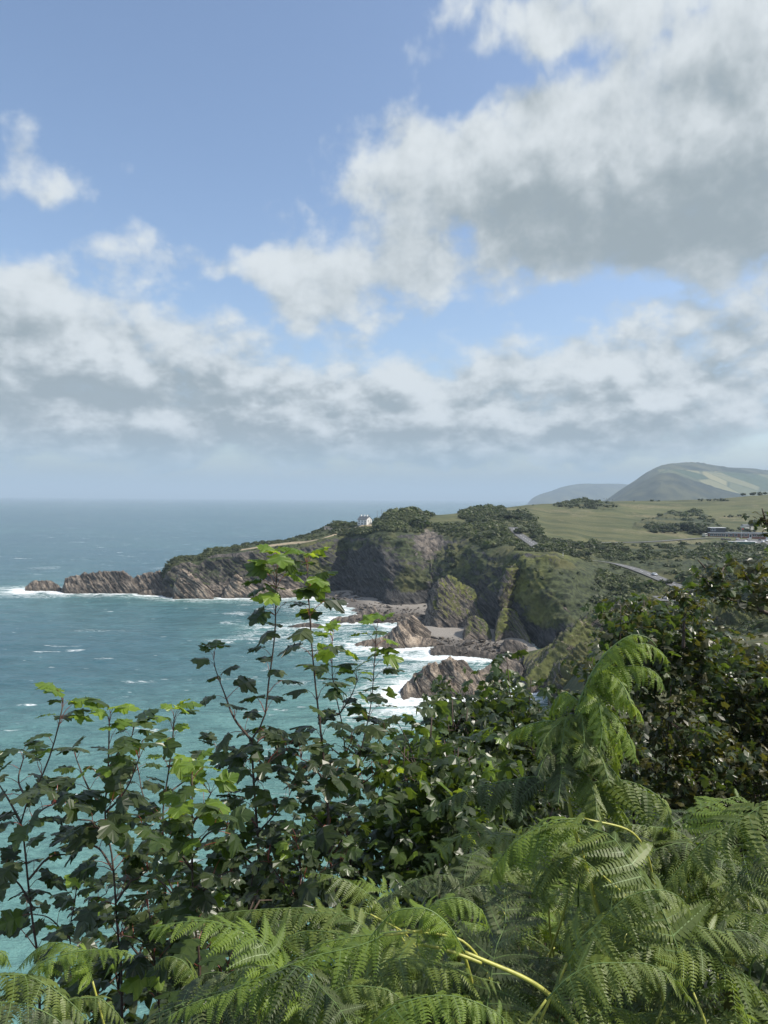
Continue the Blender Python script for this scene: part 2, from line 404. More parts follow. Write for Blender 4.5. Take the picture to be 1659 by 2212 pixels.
# ---------------------------------------------------------------- the coast
# control columns: u, then rows (v, distance): foot, low, mid, cliff top, slope, upper slope, crest; then the back
COLS = [
 (352, [(1293,496),(1278,500),(1262,504),(1248,509),(1244,513),(1240,516),(1236,519)], (16, -3)),
 (372, [(1292,494),(1272,499),(1250,504),(1222,509),(1217,514),(1214,519),(1211,524)], (20, -3)),
 (410, [(1291,495),(1270,500),(1242,506),(1212,513),(1208,518),(1205,524),(1203,530)], (28, -3)),
 (426, [(1291,497),(1270,502),(1244,508),(1216,514),(1210,520),(1205,526),(1201,533)], (30, -3)),
 (450, [(1290,500),(1268,505),(1238,511),(1202,519),(1196,527),(1191,536),(1187,545)], (40, -3)),
 (500, [(1289,503),(1263,509),(1232,515),(1195,524),(1188,534),(1183,546),(1180,557)], (45, -3)),
 (560, [(1287,506),(1258,512),(1226,519),(1190,528),(1181,542),(1175,560),(1171,576)], (50, -3)),
 (640, [(1287,515),(1255,520),(1220,527),(1183,538),(1173,560),(1167,580),(1163,600)], (60, -3)),
 (700, [(1281,520),(1245,527),(1205,536),(1166,550),(1155,572),(1146,590),(1141,606)], (80, -3)),
 (745, [(1281,520),(1244,531),(1204,546),(1160,567),(1149,582),(1140,600),(1134,622)], (90, -3)),
 (775, [(1288,500),(1254,507),(1212,515),(1160,535),(1148,558),(1140,578),(1134,600)], (95, -3)),
 (805, [(1296,485),(1256,492),(1210,500),(1154,522),(1143,550),(1136,572),(1132,596)], (95, -3)),
 (840, [(1311,460),(1270,470),(1216,482),(1150,512),(1132,545),(1126,575),(1119,600)], (130, -3)),
 (880, [(1312,458),(1268,470),(1214,483),(1155,515),(1133,550),(1115,585),(1107,620)], (170, -3)),
 (930, [(1309,462),(1265,472),(1213,488),(1158,522),(1135,556),(1122,600),(1114,680)], (220, 8)),
 (1000,[(1332,420),(1284,434),(1226,458),(1165,502),(1137,552),(1119,605),(1107,720)], (240, 20)),
 (1060,[(1376,362),(1312,378),(1248,398),(1196,435),(1152,500),(1125,580),(1101,760)], (260, 30)),
 (1130,[(1386,347),(1318,357),(1252,370),(1193,394),(1176,460),(1141,560),(1093,860)], (300, 30)),
 (1200,[(1418,318),(1344,330),(1264,350),(1197,388),(1183,440),(1163,525),(1088,950)], (300, 40)),
 (1300,[(1430,292),(1362,315),(1290,350),(1232,396),(1186,490),(1150,620),(1083,1000)], (300, 40)),
 (1400,[(1440,262),(1372,288),(1312,330),(1250,380),(1190,480),(1156,620),(1082,1050)], (300, 40)),
 (1500,[(1440,225),(1370,262),(1315,300),(1256,360),(1196,470),(1163,600),(1080,1100)], (300, 40)),
 (1659,[(1430,165),(1360,220),(1300,290),(1244,375),(1196,480),(1168,610),(1069,1100)], (300, 40)),
 (1900,[(1420,160),(1350,220),(1290,290),(1240,375),(1190,480),(1160,610),(1050,1100)], (300, 40)),
 (2300,[(1420,160),(1350,220),(1290,290),(1230,375),(1180,480),(1150,610),(1030,1100)], (300, 40)),
]
ROAD_UV = [[(1108, 1146), (1118, 1153), (1133, 1164), (1158, 1181), (1170, 1188)], [(1262, 1206), (1310, 1218), (1345, 1227), (1372, 1233), (1400, 1241), (1430, 1252), (1460, 1266), (1484, 1280), (1510, 1300)], [(1290, 1171), (1380, 1171), (1440, 1168), (1500, 1163), (1560, 1164)]]
ROADS = []; ROAD_MASK = []
def build_land():
    us = np.array([c[0] for c in COLS], float)
    rows = []
    for (u, rs, (back, zb)) in COLS:
        pts = [P(u, v, Y) for (v, Y) in rs]
        f = pts[0]; dirh = f[:2] / np.linalg.norm(f[:2])
        pre = np.array([f[0] - dirh[0] * 7, f[1] - dirh[1] * 7, min(-3.0, f[2] - 5)])
        cr = pts[-1]; d2 = cr[:2] / np.linalg.norm(cr[:2])
        mid = np.array([cr[0] + d2[0] * back * 0.45, cr[1] + d2[1] * back * 0.45, cr[2] * 0.80 + 0.2 * zb])
        bk = np.array([cr[0] + d2[0] * back, cr[1] + d2[1] * back, zb])
        rows.append([pre] + pts + [mid, bk])
    R = np.array(rows)                                   # cols, rows, 3
    uf = np.concatenate([np.arange(352, 1659, 2.0), np.arange(1659, 2300, 8.0)])
    C = hermite(us, R, uf)                               # fine cols, rows, 3
    C = C.transpose(1, 0, 2)
    seg = [4, 22, 32, 36, 22, 26, 44, 16, 12]
    t = [0.0]
    for k, n in enumerate(seg): t += list(k + (np.arange(n) + 1) / n)
    t = np.array(t)
    V = hermite(np.arange(C.shape[0]), C, t)             # rows, cols, 3
    rr = np.repeat(t[:, None], V.shape[1], 1); uu = np.repeat(uf[None, :], V.shape[0], 0)
    N = grid_normals(V); N[N[..., 2] < -0.2] *= -1
    p = V.copy()
    hor = N.copy(); hor[..., 2] *= 0.35
    hor /= np.maximum(np.linalg.norm(hor, axis=-1, keepdims=True), 1e-6)
    # where it is cliff: rows 1..4
    ctop = 4.0 + 0.28 * fbm(p / 22.0, 3, 5)
    cliff = sstep(rr, 0.2, 1.0) * (1 - sstep(rr, ctop - 0.45, ctop + 0.15)) * (1 - sstep(uu, 1215, 1300))
    back = sstep(rr, 7.2, 8.0)
    cliff = np.maximum(cliff, 0)
    d = 8.0 * fbm(p / np.array([30., 30., 60.]), 3, 1) + 2.6 * fbm(p / 9.0, 3, 2, ridged=True) + (1 - 0.55 * sstep(uu, 720, 780)) * (3.0 * strata(p, 9.5, 4) + 1.7 * strata(p, 4.0, 6) + 0.7 * strata(p, 1.7, 8)) + 0.5 * fbm(p / 1.5, 2, 3)
    V = V + hor * (d * cliff)[..., None]
    # vegetation humps
    canopy = (1 - cliff) * (1 - back * 0.3)
    field = sstep(rr, 5.15, 5.35) * sstep(uu, 905, 960) * (1 - sstep(rr, 8.2, 8.6))
    # copses and gorse inside the field
    U, Vv = proj(V)
    def blob(u, v, su, sv, e=1.6): return np.exp(-(((U - u) / su) ** 2 + ((Vv - v) / sv) ** 2) ** e)
    copse = np.maximum.reduce([blob(1480, 1128, 72, 26), blob(1420, 1136, 55, 14), blob(1270, 1092, 75, 9), blob(1545, 1150, 34, 16), blob(1045, 1112, 55, 26), blob(1100, 1132, 70, 30), blob(880, 1112, 60, 14), blob(1160, 1150, 10, 22)])
    copse = copse * (1 - sstep(U, 1700, 1760))
    club = np.clip(sstep(U, 1522, 1532) * sstep(Vv, 1136, 1142) * (1 - sstep(Vv, 1176, 1180)), 0, 1)
    copse = copse * (1 - club)
    nn = fbm(V / 14.0, 3, 21)
    field = field * (1 - sstep(copse + 0.25 * nn, 0.40, 0.62))
    # field's front hedge line
    fl = hermite(np.array([880., 1040, 1130, 1200, 1280, 1400, 1500, 1560, 1660, 2300]), np.array([1122., 1125, 1160, 1168, 1172, 1176, 1174, 1170, 1168, 1160]), np.clip(U, 880, 2300).ravel()).reshape(U.shape)
    field = field * 1.0
    fld2 = sstep(uu, 1120, 1160) * sstep(rr, 4.9, 5.2) * sstep(-Vv, -(fl + 2), -(fl - 3)) * (1 - sstep(rr, 8.2, 8.6)) * (1 - sstep(copse + 0.25 * nn, 0.40, 0.62))
    field = np.maximum(field * (1 - sstep(uu, 1120, 1160)), fld2)
    hump = np.abs(fbm(p / 6.0, 3, 31)) * 2.6 + np.abs(fbm(p / 2.2, 2, 33)) * 0.9
    bush = sstep(fbm(p / 28.0, 3, 41), -0.15, 0.35)
    left = 1 - sstep(uu, 700, 820)
    near = 1 - sstep(V[..., 1], 420, 900) * 0.4
    hump = hump * (1 - club)
    V[..., 2] += canopy * (1 - field) * hump * (0.25 + 0.9 * bush) * (1 - 0.75 * left) * near
    V[..., 2] += canopy * 1.3 * fbm(p / 35.0, 3, 51) * sstep(rr, 4.6, 5.2) * (1 - back)
    V[..., 2] += (1 - field) * copse * np.where(U < 1200, 2.0, 4.0) * (0.6 + 0.5 * nn)
    # the road is cut into the slope
    D0 = np.hypot(0, 0)
    roads = []
    for line_ in ROAD_UV:
        pts = []
        for (u, v) in line_:
            k = np.argmin(np.where((rr > 3.5) & (rr < 7.0), (U - u) ** 2 + (Vv - v) ** 2, 1e12)); pts.append(V.reshape(-1, 3)[k] * np.array([1, 1, 1.0]))
        pts = np.array(pts); pts = hermite(np.arange(len(pts)), pts, np.linspace(0, len(pts) - 1, 40))
        yy = np.linspace(0, 1, 40); pts[:, 2] = np.polyval(np.polyfit(yy, pts[:, 2], 2), yy)
        pts[:, 0] = np.polyval(np.polyfit(yy, pts[:, 0], 4), yy); pts[:, 1] = np.polyval(np.polyfit(yy, pts[:, 1], 4), yy)
        roads.append(pts)
        mdist = np.full(U.shape, 1e9); zz = np.zeros(U.shape)
        for a, b in zip(pts[:-1], pts[1:]):
            ab = (b - a)[:2]; tt = np.clip(((V[..., 0] - a[0]) * ab[0] + (V[..., 1] - a[1]) * ab[1]) / (ab @ ab), 0, 1)
            dd = np.hypot(V[..., 0] - a[0] - tt * ab[0], V[..., 1] - a[1] - tt * ab[1])
            c = dd < mdist; mdist = np.where(c, dd, mdist); zz = np.where(c, a[2] + tt * (b[2] - a[2]), zz)
        w = (1 - sstep(mdist, 5.0, 13.0)) * (rr > 3.3); V[..., 2] = V[..., 2] * (1 - w) + (zz - 0.35) * w
        ROAD_MASK.append(mdist)
    ROADS.extend(roads)
    # vegetation mask
    Nn = grid_normals(V)
    veg = np.clip(1 - cliff * 1.05, 0, 1)
    slope_green = sstep(Nn[..., 2], 0.30, 0.75)
    veg = np.maximum(veg, cliff * slope_green * 0.72 * sstep(rr, 1.6, 2.6))
    for (u, v, su, sv, w) in [(880, 1255, 60, 45, .9), (800, 1190, 25, 20, .5), (840, 1175, 90, 14, .75), (1000, 1230, 60, 50, .6), (930, 1285, 40, 20, .6), (760, 1175, 30, 20, .6), (1100, 1215, 60, 18, .7), (560, 1215, 60, 20, .45), (500, 1230, 30, 20, .35), (740, 1250, 12, 40, .5), (1010, 1180, 55, 32, .6), (1140, 1260, 50, 60, .95), (1165, 1330, 45, 60, .8), (1230, 1260, 60, 90, .95), (1190, 1330, 40, 70, .6), (660, 1215, 60, 30, .6), (640, 1200, 40, 25, .4), (1290, 1300, 90, 90, 1), (930, 1160, 70, 18, .5), (560, 1205, 40, 12, .4)]:
        veg = np.maximum(veg, w * np.exp(-(((U - u) / su) ** 2 + ((Vv - v) / sv) ** 2)) * sstep(rr, 1.2, 1.9))
    for (u, v, su, sv, w) in [(925, 1165, 30, 35, .75), (800, 1230, 70, 50, .5), (500, 1200, 60, 6, .5)]:
        veg = veg - w * np.exp(-(((U - u) / su) ** 2 + ((Vv - v) / sv) ** 2))
    veg = veg + cliff * sstep(rr, 1.3, 2.2) * (0.0 + 0.40 * sstep(fbm(V / np.array([16., 16., 9.]), 4, 131), 0.08, 0.42))
    veg = np.clip(veg, 0, 1)
    veg = np.where(uu > 1300, np.maximum(veg, 0.9), veg)
    # trodden paths and bare earth
    def line(pts, w):
        pts = np.array(pts, float); m = np.full(U.shape, 1e9)
        for a, b in zip(pts[:-1], pts[1:]):
            ab = b - a; tt = np.clip(((U - a[0]) * ab[0] + (Vv - a[1]) * ab[1]) / (ab @ ab), 0, 1)
            m = np.minimum(m, np.hypot(U - a[0] - tt * ab[0], (Vv - a[1] - tt * ab[1]) * 2.2))
        return np.exp(-(m / w) ** 2)
    path = np.maximum.reduce([line([(520, 1188), (560, 1182), (600, 1178), (640, 1174), (690, 1166), (720, 1156), (770, 1140), (800, 1137)], 5), line([(500, 1196), (530, 1190)], 6) * .8, line([(1240, 1100), (1290, 1084), (1340, 1092)], 4) * .6, line([(1125, 1158), (1240, 1166), (1300, 1172)], 7) * .5, line([(1480, 1100), (1659, 1104)], 5) * .5, line([(1010, 1126), (920, 1122)], 3) * .6]) * sstep(rr, 3.9, 4.3) * 0.8
    warm = np.clip(1.0 - sstep(uu, 600, 740) * 0.98, 0, 1) * (0.22 + 0.50 * (1 - sstep(rr, 1.3, 2.4)))  # main cliff gets the dark tone, painting in its cloud shade
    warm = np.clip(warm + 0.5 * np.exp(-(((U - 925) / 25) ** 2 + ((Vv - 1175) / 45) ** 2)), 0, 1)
    moss = np.zeros(U.shape)
    for (u, v, su, sv, w) in [(1140, 1265, 40, 55, 1.0), (1165, 1330, 30, 50, .9), (1180, 1200, 90, 16, .6), (690, 1200, 45, 35, .55), (1085, 1335, 20, 25, .8), (1010, 1215, 30, 30, .5), (620, 1195, 60, 12, .4)]:
        moss = np.maximum(moss, w * np.exp(-(((U - u) / su) ** 2 + ((Vv - v) / sv) ** 2)))
    moss = moss * sstep(fbm(V / 8.0, 3, 141), -0.35, 0.15)
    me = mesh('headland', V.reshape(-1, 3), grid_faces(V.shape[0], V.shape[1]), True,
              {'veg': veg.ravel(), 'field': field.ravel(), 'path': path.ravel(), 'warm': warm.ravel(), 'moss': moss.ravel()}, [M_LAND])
    o = link('terrain', me); tag(o, kind='structure')
    return V, N, veg, field, rr, uu, U, Vv, path
LAND = build_land()
SHORE = []
def shore_from(V):
    q = V.reshape(-1, 3); q = q[np.abs(q[:, 2]) < 0.9]; SHORE.append(q[:, :2])
shore_from(LAND[0][:40])

def ridge(name, crest, front, back, seed=0, warm=0.8, green=0.0, amp=1.0, du=1.6, rows=60, sharp=1.0, zf=-2.0, zb=-2.0, kind='structure', seg=1.0, green_dir=None, rough=1.0):
    """a rock built from its crest line: points (u, v, distance); front / back are how far out its feet lie (m)"""
    cu = np.array([c[0] for c in crest], float)
    pts = np.array([P(*c) for c in crest])
    n = max(24, int((cu[-1] - cu[0]) / du))
    uf = np.linspace(cu[0], cu[-1], n)
    C = hermite(cu, pts, uf)
    endt = np.minimum((uf - uf[0]), (uf[-1] - uf)) / (uf[-1] - uf[0]) * 2
    fr = np.interp(uf, cu, np.broadcast_to(front, cu.shape)); bk = np.interp(uf, cu, np.broadcast_to(back, cu.shape))
    dh = C[:, :2] / np.linalg.norm(C[:, :2], axis=1, keepdims=True)
    t = np.concatenate([np.linspace(-1, 0, rows), np.linspace(0, 1, max(8, rows // 2))[1:]])
    V = np.zeros((len(t), n, 3))
    for i, tt in enumerate(t):
        if tt <= 0:
            s = -tt; off = -fr * s; hz = (1 - s ** sharp)
            V[i, :, 2] = zf + (C[:, 2] - zf) * hz
        else:
            off = bk * tt; V[i, :, 2] = zb + (C[:, 2] - zb) * (1 - tt ** 1.3)
        V[i, :, :2] = C[:, :2] + dh * off[:, None]
    N = grid_normals(V); N[N[..., 2] < -0.2] *= -1
    H = (C[:, 2] + 2.0)[None, :]
    k = np.clip(H / 12.0, 0.25, 1.6)
    w = np.clip(1 - np.abs(t)[:, None] ** 6, 0, 1) * 0.9 + 0.1
    d = (2.0 * fbm(V / 7.0, 3, seed + 1, ridged=True) + 2.6 * strata(V, 3.0, seed) + 1.2 * strata(V, 1.15, seed + 5) + 0.7 * fbm(V / 1.6, 3, seed + 2)) - 1.3
    V = V + N * (d * k * w * 0.62 * amp)[..., None]
    # jagged crest
    V[..., 2] += (fbm(V / np.array([2.6, 6., 6.]), 3, seed + 7, ridged=True) * 0.9 * k * rough * (1 - np.abs(t)[:, None]) )
    Nn = grid_normals(V)
    veg = np.zeros(V.shape[:2])
    if green > 0:
        gd = np.array(green_dir if green_dir is not None else (0.4, -0.1, 0.9)); gd = gd / np.linalg.norm(gd)
        veg = green * sstep(Nn @ gd, 0.12, 0.6) * sstep(V[..., 2] / np.maximum(C[None, :, 2], 1), 0.12, 0.45)
    moss = veg * (0.45 if name == 'near_ridge' else 0.85) * sstep(fbm(V / 5.0, 3, seed + 40), -0.4, 0.2)
    me = mesh(name, V.reshape(-1, 3), grid_faces(len(t), n), False if rows < 40 else True,
              {'veg': veg.ravel(), 'field': np.zeros(veg.size), 'path': np.zeros(veg.size), 'warm': np.full(veg.size, warm), 'moss': moss.ravel()}, [M_LAND])
    o = link(name, me)
    shore_from(V[::2])
    return o, V

def rock(name, label, crest, front, back, cat='rock', group=None, **kw):
    o, V = ridge(name, crest, front, back, **kw)
    tag(o, label, cat, group); return o, V
# rocks off the tip of the headland
rock('sea_rock', 'low dark rock awash in white surf beyond the headland tip', [(55, 1270, 525), (72, 1257, 527), (100, 1256, 527), (122, 1262, 525), (133, 1272, 522)], 10, 8, seed=11, warm=0.6)
rock('rock_ridge', 'long slabby brown rock ridge lying in the sea off the headland tip', [(128, 1281, 518), (137, 1268, 518), (143, 1250, 519), (170, 1244, 520), (205, 1240, 521), (228, 1236, 522), (262, 1238, 521), (285, 1250, 520), (300, 1246, 522), (322, 1239, 523), (340, 1238, 522), (362, 1250, 520), (378, 1262, 516)], 14, 9, seed=12, warm=0.5, green=0.25, amp=0.8, rough=0.25, cat='rock ridge')
rock('sea_rock', 'reddish boulder pile at the waterline in front of the rock ridge', [(296, 1284, 506), (318, 1276, 507), (345, 1277, 507), (372, 1281, 505), (392, 1278, 503), (410, 1288, 500)], 9, 7, seed=13, warm=0.8, amp=0.8)
rock('rock_slab', 'tall tilted pinkish slab leaning against the headland foot', [(372, 1284, 492), (380, 1262, 493), (392, 1236, 495), (402, 1240, 495), (420, 1252, 494), (440, 1268, 492), (462, 1284, 490)], 8, 9, seed=14, warm=1.0, amp=0.8, sharp=0.9)
rock('rock_slab', 'jagged pinkish pinnacle of slabs at the foot of the headland', [(478, 1288, 494), (492, 1268, 496), (505, 1252, 498), (511, 1243, 499), (520, 1256, 499), (545, 1268, 498), (570, 1282, 497)], 8, 9, seed=15, warm=1.0, amp=0.8)
rock('beach_boulder', 'pale rocky shelf at the edge of the far beach', [(575, 1286, 496), (600, 1278, 498), (632, 1272, 502), (655, 1270, 506), (670, 1278, 508)], 7, 9, seed=16, warm=1.0, amp=0.6)
# reef between the coves
rock('reef', 'low dark reef running out from the far beach into foam', [(710, 1345, 402), (725, 1336, 405), (745, 1334, 406), (770, 1330, 408), (800, 1318, 414), (812, 1334, 406), (850, 1340, 404), (905, 1344, 398), (925, 1348, 392)], 15, 14, seed=17, warm=0.45, amp=1.2, cat='reef')
rock('reef', 'flat ledges of dark rock on the sand below the green spur', [(800, 1322, 418), (806, 1313, 420), (816, 1322, 418), (850, 1328, 416), (890, 1326, 418), (920, 1330, 416), (950, 1336, 410)], 12, 12, seed=18, warm=0.4, amp=1.0, cat='reef')
rock('sea_rock', 'wave washed dark rock isolated in foam beside the tall sapling stem', [(620, 1356, 384), (640, 1350, 386), (665, 1346, 387), (690, 1350, 386), (706, 1358, 384)], 7, 6, seed=19, warm=0.5, amp=0.7)
rock('sea_rock', 'thin dark rock sliver furthest out among the breakers', [(556, 1358, 382), (566, 1355, 383), (580, 1359, 381)], 3, 3, seed=20, warm=0.4, amp=0.4, rows=40)
rock('rock_ridge', 'orange tinted slabby ridge on the shore between the two coves', [(745, 1404, 338), (765, 1392, 340), (800, 1384, 341), (838, 1372, 342), (862, 1350, 344), (872, 1344, 345), (882, 1360, 344), (900, 1375, 343), (930, 1382, 342), (975, 1396, 338), (1010, 1404, 334)], 18, 12, seed=21, warm=1.0, amp=1.1, cat='rock ridge')
rock('rock_slab', 'tilted brown slab rising behind the orange tinted ridge', [(855, 1378, 352), (870, 1352, 354), (888, 1334, 356), (905, 1345, 356), (930, 1366, 354)], 8, 8, seed=22, warm=0.85, amp=0.8)
rock('reef', 'broken dark rubble between the near cove and the sea', [(930, 1402, 322), (960, 1396, 324), (1000, 1400, 321), (1040, 1408, 317), (1070, 1414, 313), (1090, 1422, 308)], 13, 10, seed=23, warm=0.35, amp=1.0, cat='reef')
# the big rock in the nearest surf
rock('rock_ridge', 'big pinkish rock ridge rising from the nearest white surf', [(866, 1500, 252), (880, 1478, 256), (898, 1464, 258), (912, 1450, 259), (935, 1442, 260), (952, 1446, 260), (960, 1434, 261), (975, 1432, 261), (998, 1436, 261), (1018, 1452, 260), (1040, 1458, 259), (1062, 1464, 258), (1085, 1478, 256), (1098, 1498, 254)], 13, 10, seed=24, warm=1.0, amp=1.15, rows=90, du=1.0, cat='rock ridge')
rock('sea_rock', 'small flat rock left of the big pinkish rock in the surf', [(838, 1510, 252), (848, 1502, 254), (862, 1500, 254), (874, 1510, 252)], 4, 3, seed=25, warm=0.8, amp=0.5, rows=44)
rock('sea_rock', 'barely exposed dark rock furthest left of the big pinkish rock', [(808, 1530, 242), (825, 1524, 243), (842, 1531, 242)], 3, 2, seed=26, warm=0.5, amp=0.35, rows=40)
rock('sea_rock', 'dark broken rocks behind the big pinkish rock by the cove', [(1040, 1450, 276), (1058, 1438, 279), (1085, 1428, 282), (1112, 1432, 281), (1130, 1450, 275)], 12, 9, seed=27, warm=0.5, amp=0.9)
rock('boulder', 'large dark boulder leaning at the foot of the gully cliff', [(1078, 1404, 324), (1090, 1388, 326), (1110, 1386, 327), (1140, 1404, 322), (1168, 1432, 312)], 10, 14, seed=28, warm=0.3, amp=0.9, cat='boulder')
rock('boulder', 'smaller dark boulder beside the large one below the gully', [(1150, 1428, 300), (1175, 1412, 304), (1205, 1408, 306), (1225, 1424, 300)], 8, 14, seed=29, warm=0.3, amp=0.8, cat='boulder')
# buttresses joined to the mainland
o, VC = ridge('spur', [(912, 1352, 392), (922, 1330, 394), (936, 1285, 396), (948, 1258, 398), (962, 1254, 400), (985, 1262, 400), (1010, 1278, 398), (1030, 1298, 394), (1050, 1330, 388), (1066, 1362, 378), (1085, 1385, 366)], [18, 22, 26, 30, 32, 32, 30, 28, 26, 22, 18], 30, seed=30, warm=0.5, green=0.85, amp=0.9, rows=90, sharp=1.25, green_dir=(0.75, -0.1, 0.65))
tag(o, 'pointed rock spur with a bright green grassy right shoulder', 'rock spur')
o, VC2 = ridge('spur', [(1000, 1372, 352), (1008, 1345, 355), (1018, 1330, 357), (1035, 1338, 356), (1052, 1352, 354), (1062, 1374, 350)], 12, 16, seed=31, warm=0.5, green=0.7, amp=0.6, rows=60, green_dir=(0.6, -0.1, 0.75))
tag(o, 'small mossy knob at the foot of the pointed spur', 'rock spur')
for (lab, cr, fr, bk, sd_, gr) in [
    ('mossy buttress running down the dark cliff below the green cliff top', [(1080, 1300, 362), (1092, 1262, 366), (1104, 1225, 372), (1116, 1222, 378), (1140, 1244, 376), (1150, 1275, 370), (1158, 1330, 356), (1160, 1380, 346)], 12, 26, 32, .8),
    ('lower mossy buttress beside the dark gully', [(1070, 1368, 346), (1080, 1330, 352), (1098, 1318, 356), (1120, 1335, 352), (1140, 1372, 342), (1150, 1400, 334)], 10, 22, 33, .75),
    ('grey brown rib standing in the shaded gully', [(1196, 1400, 318), (1206, 1352, 326), (1220, 1325, 332), (1236, 1335, 332), (1250, 1380, 322)], 8, 26, 34, .45)]:
    o, _v = ridge('buttress', cr, fr, bk, seed=sd_, warm=0.35, green=gr, amp=0.8, rows=60, green_dir=(0.55, -0.3, 0.75)); tag(o, lab, 'rock buttress')
o, VD = ridge('near_ridge', [(1132, 1480, 262), (1140, 1462, 264), (1168, 1434, 270), (1195, 1406, 276), (1222, 1380, 282), (1254, 1348, 292), (1290, 1330, 300), (1324, 1317, 308), (1370, 1302, 318), (1415, 1290, 328), (1480, 1280, 334), (1560, 1285, 330)], [10, 12, 16, 18, 20, 24, 28, 30, 32, 34, 36, 36], 44, seed=40, warm=0.9, green=0.9, amp=0.9, rows=80, zf=-2, zb=4, rough=0.5, green_dir=(0.3, -0.45, 0.85))
tag(o, 'tan rock ridge with a grassy back descending to the near shore', 'rock ridge')
o, VD2 = ridge('near_ridge', [(1185, 1500, 222), (1198, 1474, 224), (1210, 1446, 226), (1237, 1415, 229), (1270, 1395, 232), (1307, 1378, 236), (1360, 1352, 242), (1430, 1330, 248), (1560, 1310, 250), (1700, 1300, 250)], [9, 14, 18, 22, 24, 26, 30, 32, 34, 34], 40, seed=41, warm=0.5, green=0.95, amp=0.7, rows=80, zf=-2, zb=6, rough=0.4, green_dir=(0.1, -0.5, 0.85))
tag(o, 'green topped ridge with dark rock face nearest to the viewer', 'rock ridge')

# beaches: front line at the water, back line under the cliffs
def beach(name, front, back, zb=2.6, zf=-0.6):
    n = 120; r = 24
    F = np.array([PZ(u, v, zf) for u, v in front]); B = np.array([PZ(u, v, zb) for u, v in back])
    tf = np.linspace(0, 1, n)
    F = np.stack([np.interp(tf, np.linspace(0, 1, len(F)), F[:, k]) for k in range(3)], 1)
    B = np.stack([np.interp(tf, np.linspace(0, 1, len(B)), B[:, k]) for k in range(3)], 1)
    s = np.linspace(0, 1, r)[:, None, None]
    V = F[None] * (1 - s) + B[None] * s
    V[..., 2] += 0.35 * fbm(V / 9.0, 3, 61)
    o = link(name, mesh(name, V.reshape(-1, 3), grid_faces(r, n), True, None, [M_SAND])); tag(o, kind='structure')
    shore_from(V)
beach('beach', [(560, 1292), (640, 1293), (700, 1300), (730, 1312), (752, 1330), (790, 1345), (860, 1362), (905, 1372), (935, 1385)],
      [(560, 1272), (640, 1270), (715, 1268), (795, 1280), (830, 1292), (880, 1292), (930, 1292), (970, 1320), (990, 1350)])
beach('beach', [(880, 1398), (930, 1412), (1000, 1420), (1060, 1432), (1095, 1450), (1115, 1480), (1130, 1510)],
      [(920, 1352), (950, 1356), (1050, 1356), (1100, 1366), (1150, 1392), (1180, 1420), (1230, 1460)])

# far hills across the bay
def hill(name, prof, depth, seed, fieldy):
    us = np.array([p_[0] for p_ in prof], float); uf = np.arange(us[0], us[-1], 3.0)
    top = hermite(us, np.array([[p_[1], p_[2]] for p_ in prof], float), uf)
    T = np.array([P(u, a, b) for u, (a, b) in zip(uf, top)])
    T[:, 2] = np.maximum(T[:, 2], 0)
    s = np.concatenate([np.linspace(0, 1, 40), np.linspace(1.05, 2, 10)])
    dh = T[:, :2] / np.linalg.norm(T[:, :2], axis=1, keepdims=True)
    V = np.zeros((len(s), len(uf), 3))
    for i, q in enumerate(s):
        if q <= 1: V[i, :, :2] = T[:, :2] - dh * depth * (1 - q); V[i, :, 2] = -5 + (T[:, 2] + 5) * np.sin(q * math.pi / 2) ** 0.9
        else: V[i, :, :2] = T[:, :2] + dh * depth * (q - 1); V[i, :, 2] = (T[:, 2]) * (1 - (q - 1) ** 2) - 5 * (q - 1)
    V[..., 2] += (fbm(V / (depth * 0.22), 4, seed, ridged=True) - 0.3) * T[None, :, 2] * 0.10 * np.sin(np.clip(s, 0, 2) * math.pi / 2)[:, None] ** 2 * (1 - sstep(s, .8, 1.0))[:, None]
    U, Vv = proj(V)
    me = mesh(name, V.reshape(-1, 3), grid_faces(len(s), len(uf)), True, {'fieldy': fieldy(U, Vv).ravel()}, [M_HILL])
    o = link(name, me); tag(o, kind='structure')
def hill_material():
    m, t, out = mat('far_hill')
    geo = t.n('ShaderNodeNewGeometry'); pos = geo.outputs['Position']
    f = t.n('ShaderNodeAttribute', attribute_name='fieldy').outputs['Fac']
    vo = t.n('ShaderNodeTexVoronoi', ins={'Vector': pos, 'Scale': 0.0035}); vo.feature = 'F1'
    ve = t.n('ShaderNodeTexVoronoi', feature='DISTANCE_TO_EDGE', ins={'Vector': pos, 'Scale': 0.0035})
    r = t.sep(vo.outputs['Color'])[0]
    fc = t.mix(r, (0.045, 0.068, 0.03), (0.26, 0.235, 0.12))
    fc = t.mix(t.ramp(ve.outputs[0], 0.0, 0.07, 0.75, 0.0), fc, (0.03, 0.045, 0.02))
    n = t.noise(pos, 0.004, 6, 0.65)
    heath = t.mix(t.ramp(n, 0.4, 0.62), (0.025, 0.030, 0.018), (0.080, 0.080, 0.042))
    c = t.mix(t.ramp(f, 0.45, 0.55), heath, fc)
    b = t.n('ShaderNodeBsdfPrincipled', ins={'Base Color': c, 'Roughness': 0.95, 'Specular IOR Level': 0.1})
    t.L.new(b.outputs[0], out.inputs[0]); return m
M_HILL = hill_material()
hill('hills', [(1140, 1088, 10500), (1146, 1080, 10500), (1160, 1071, 10600), (1190, 1061, 10700), (1215, 1052, 10800), (1240, 1047, 11000), (1290, 1045, 11200), (1340, 1046, 11500), (1420, 1052, 11800)], 1500, 71, lambda U, V: 0 * U + 0.0)
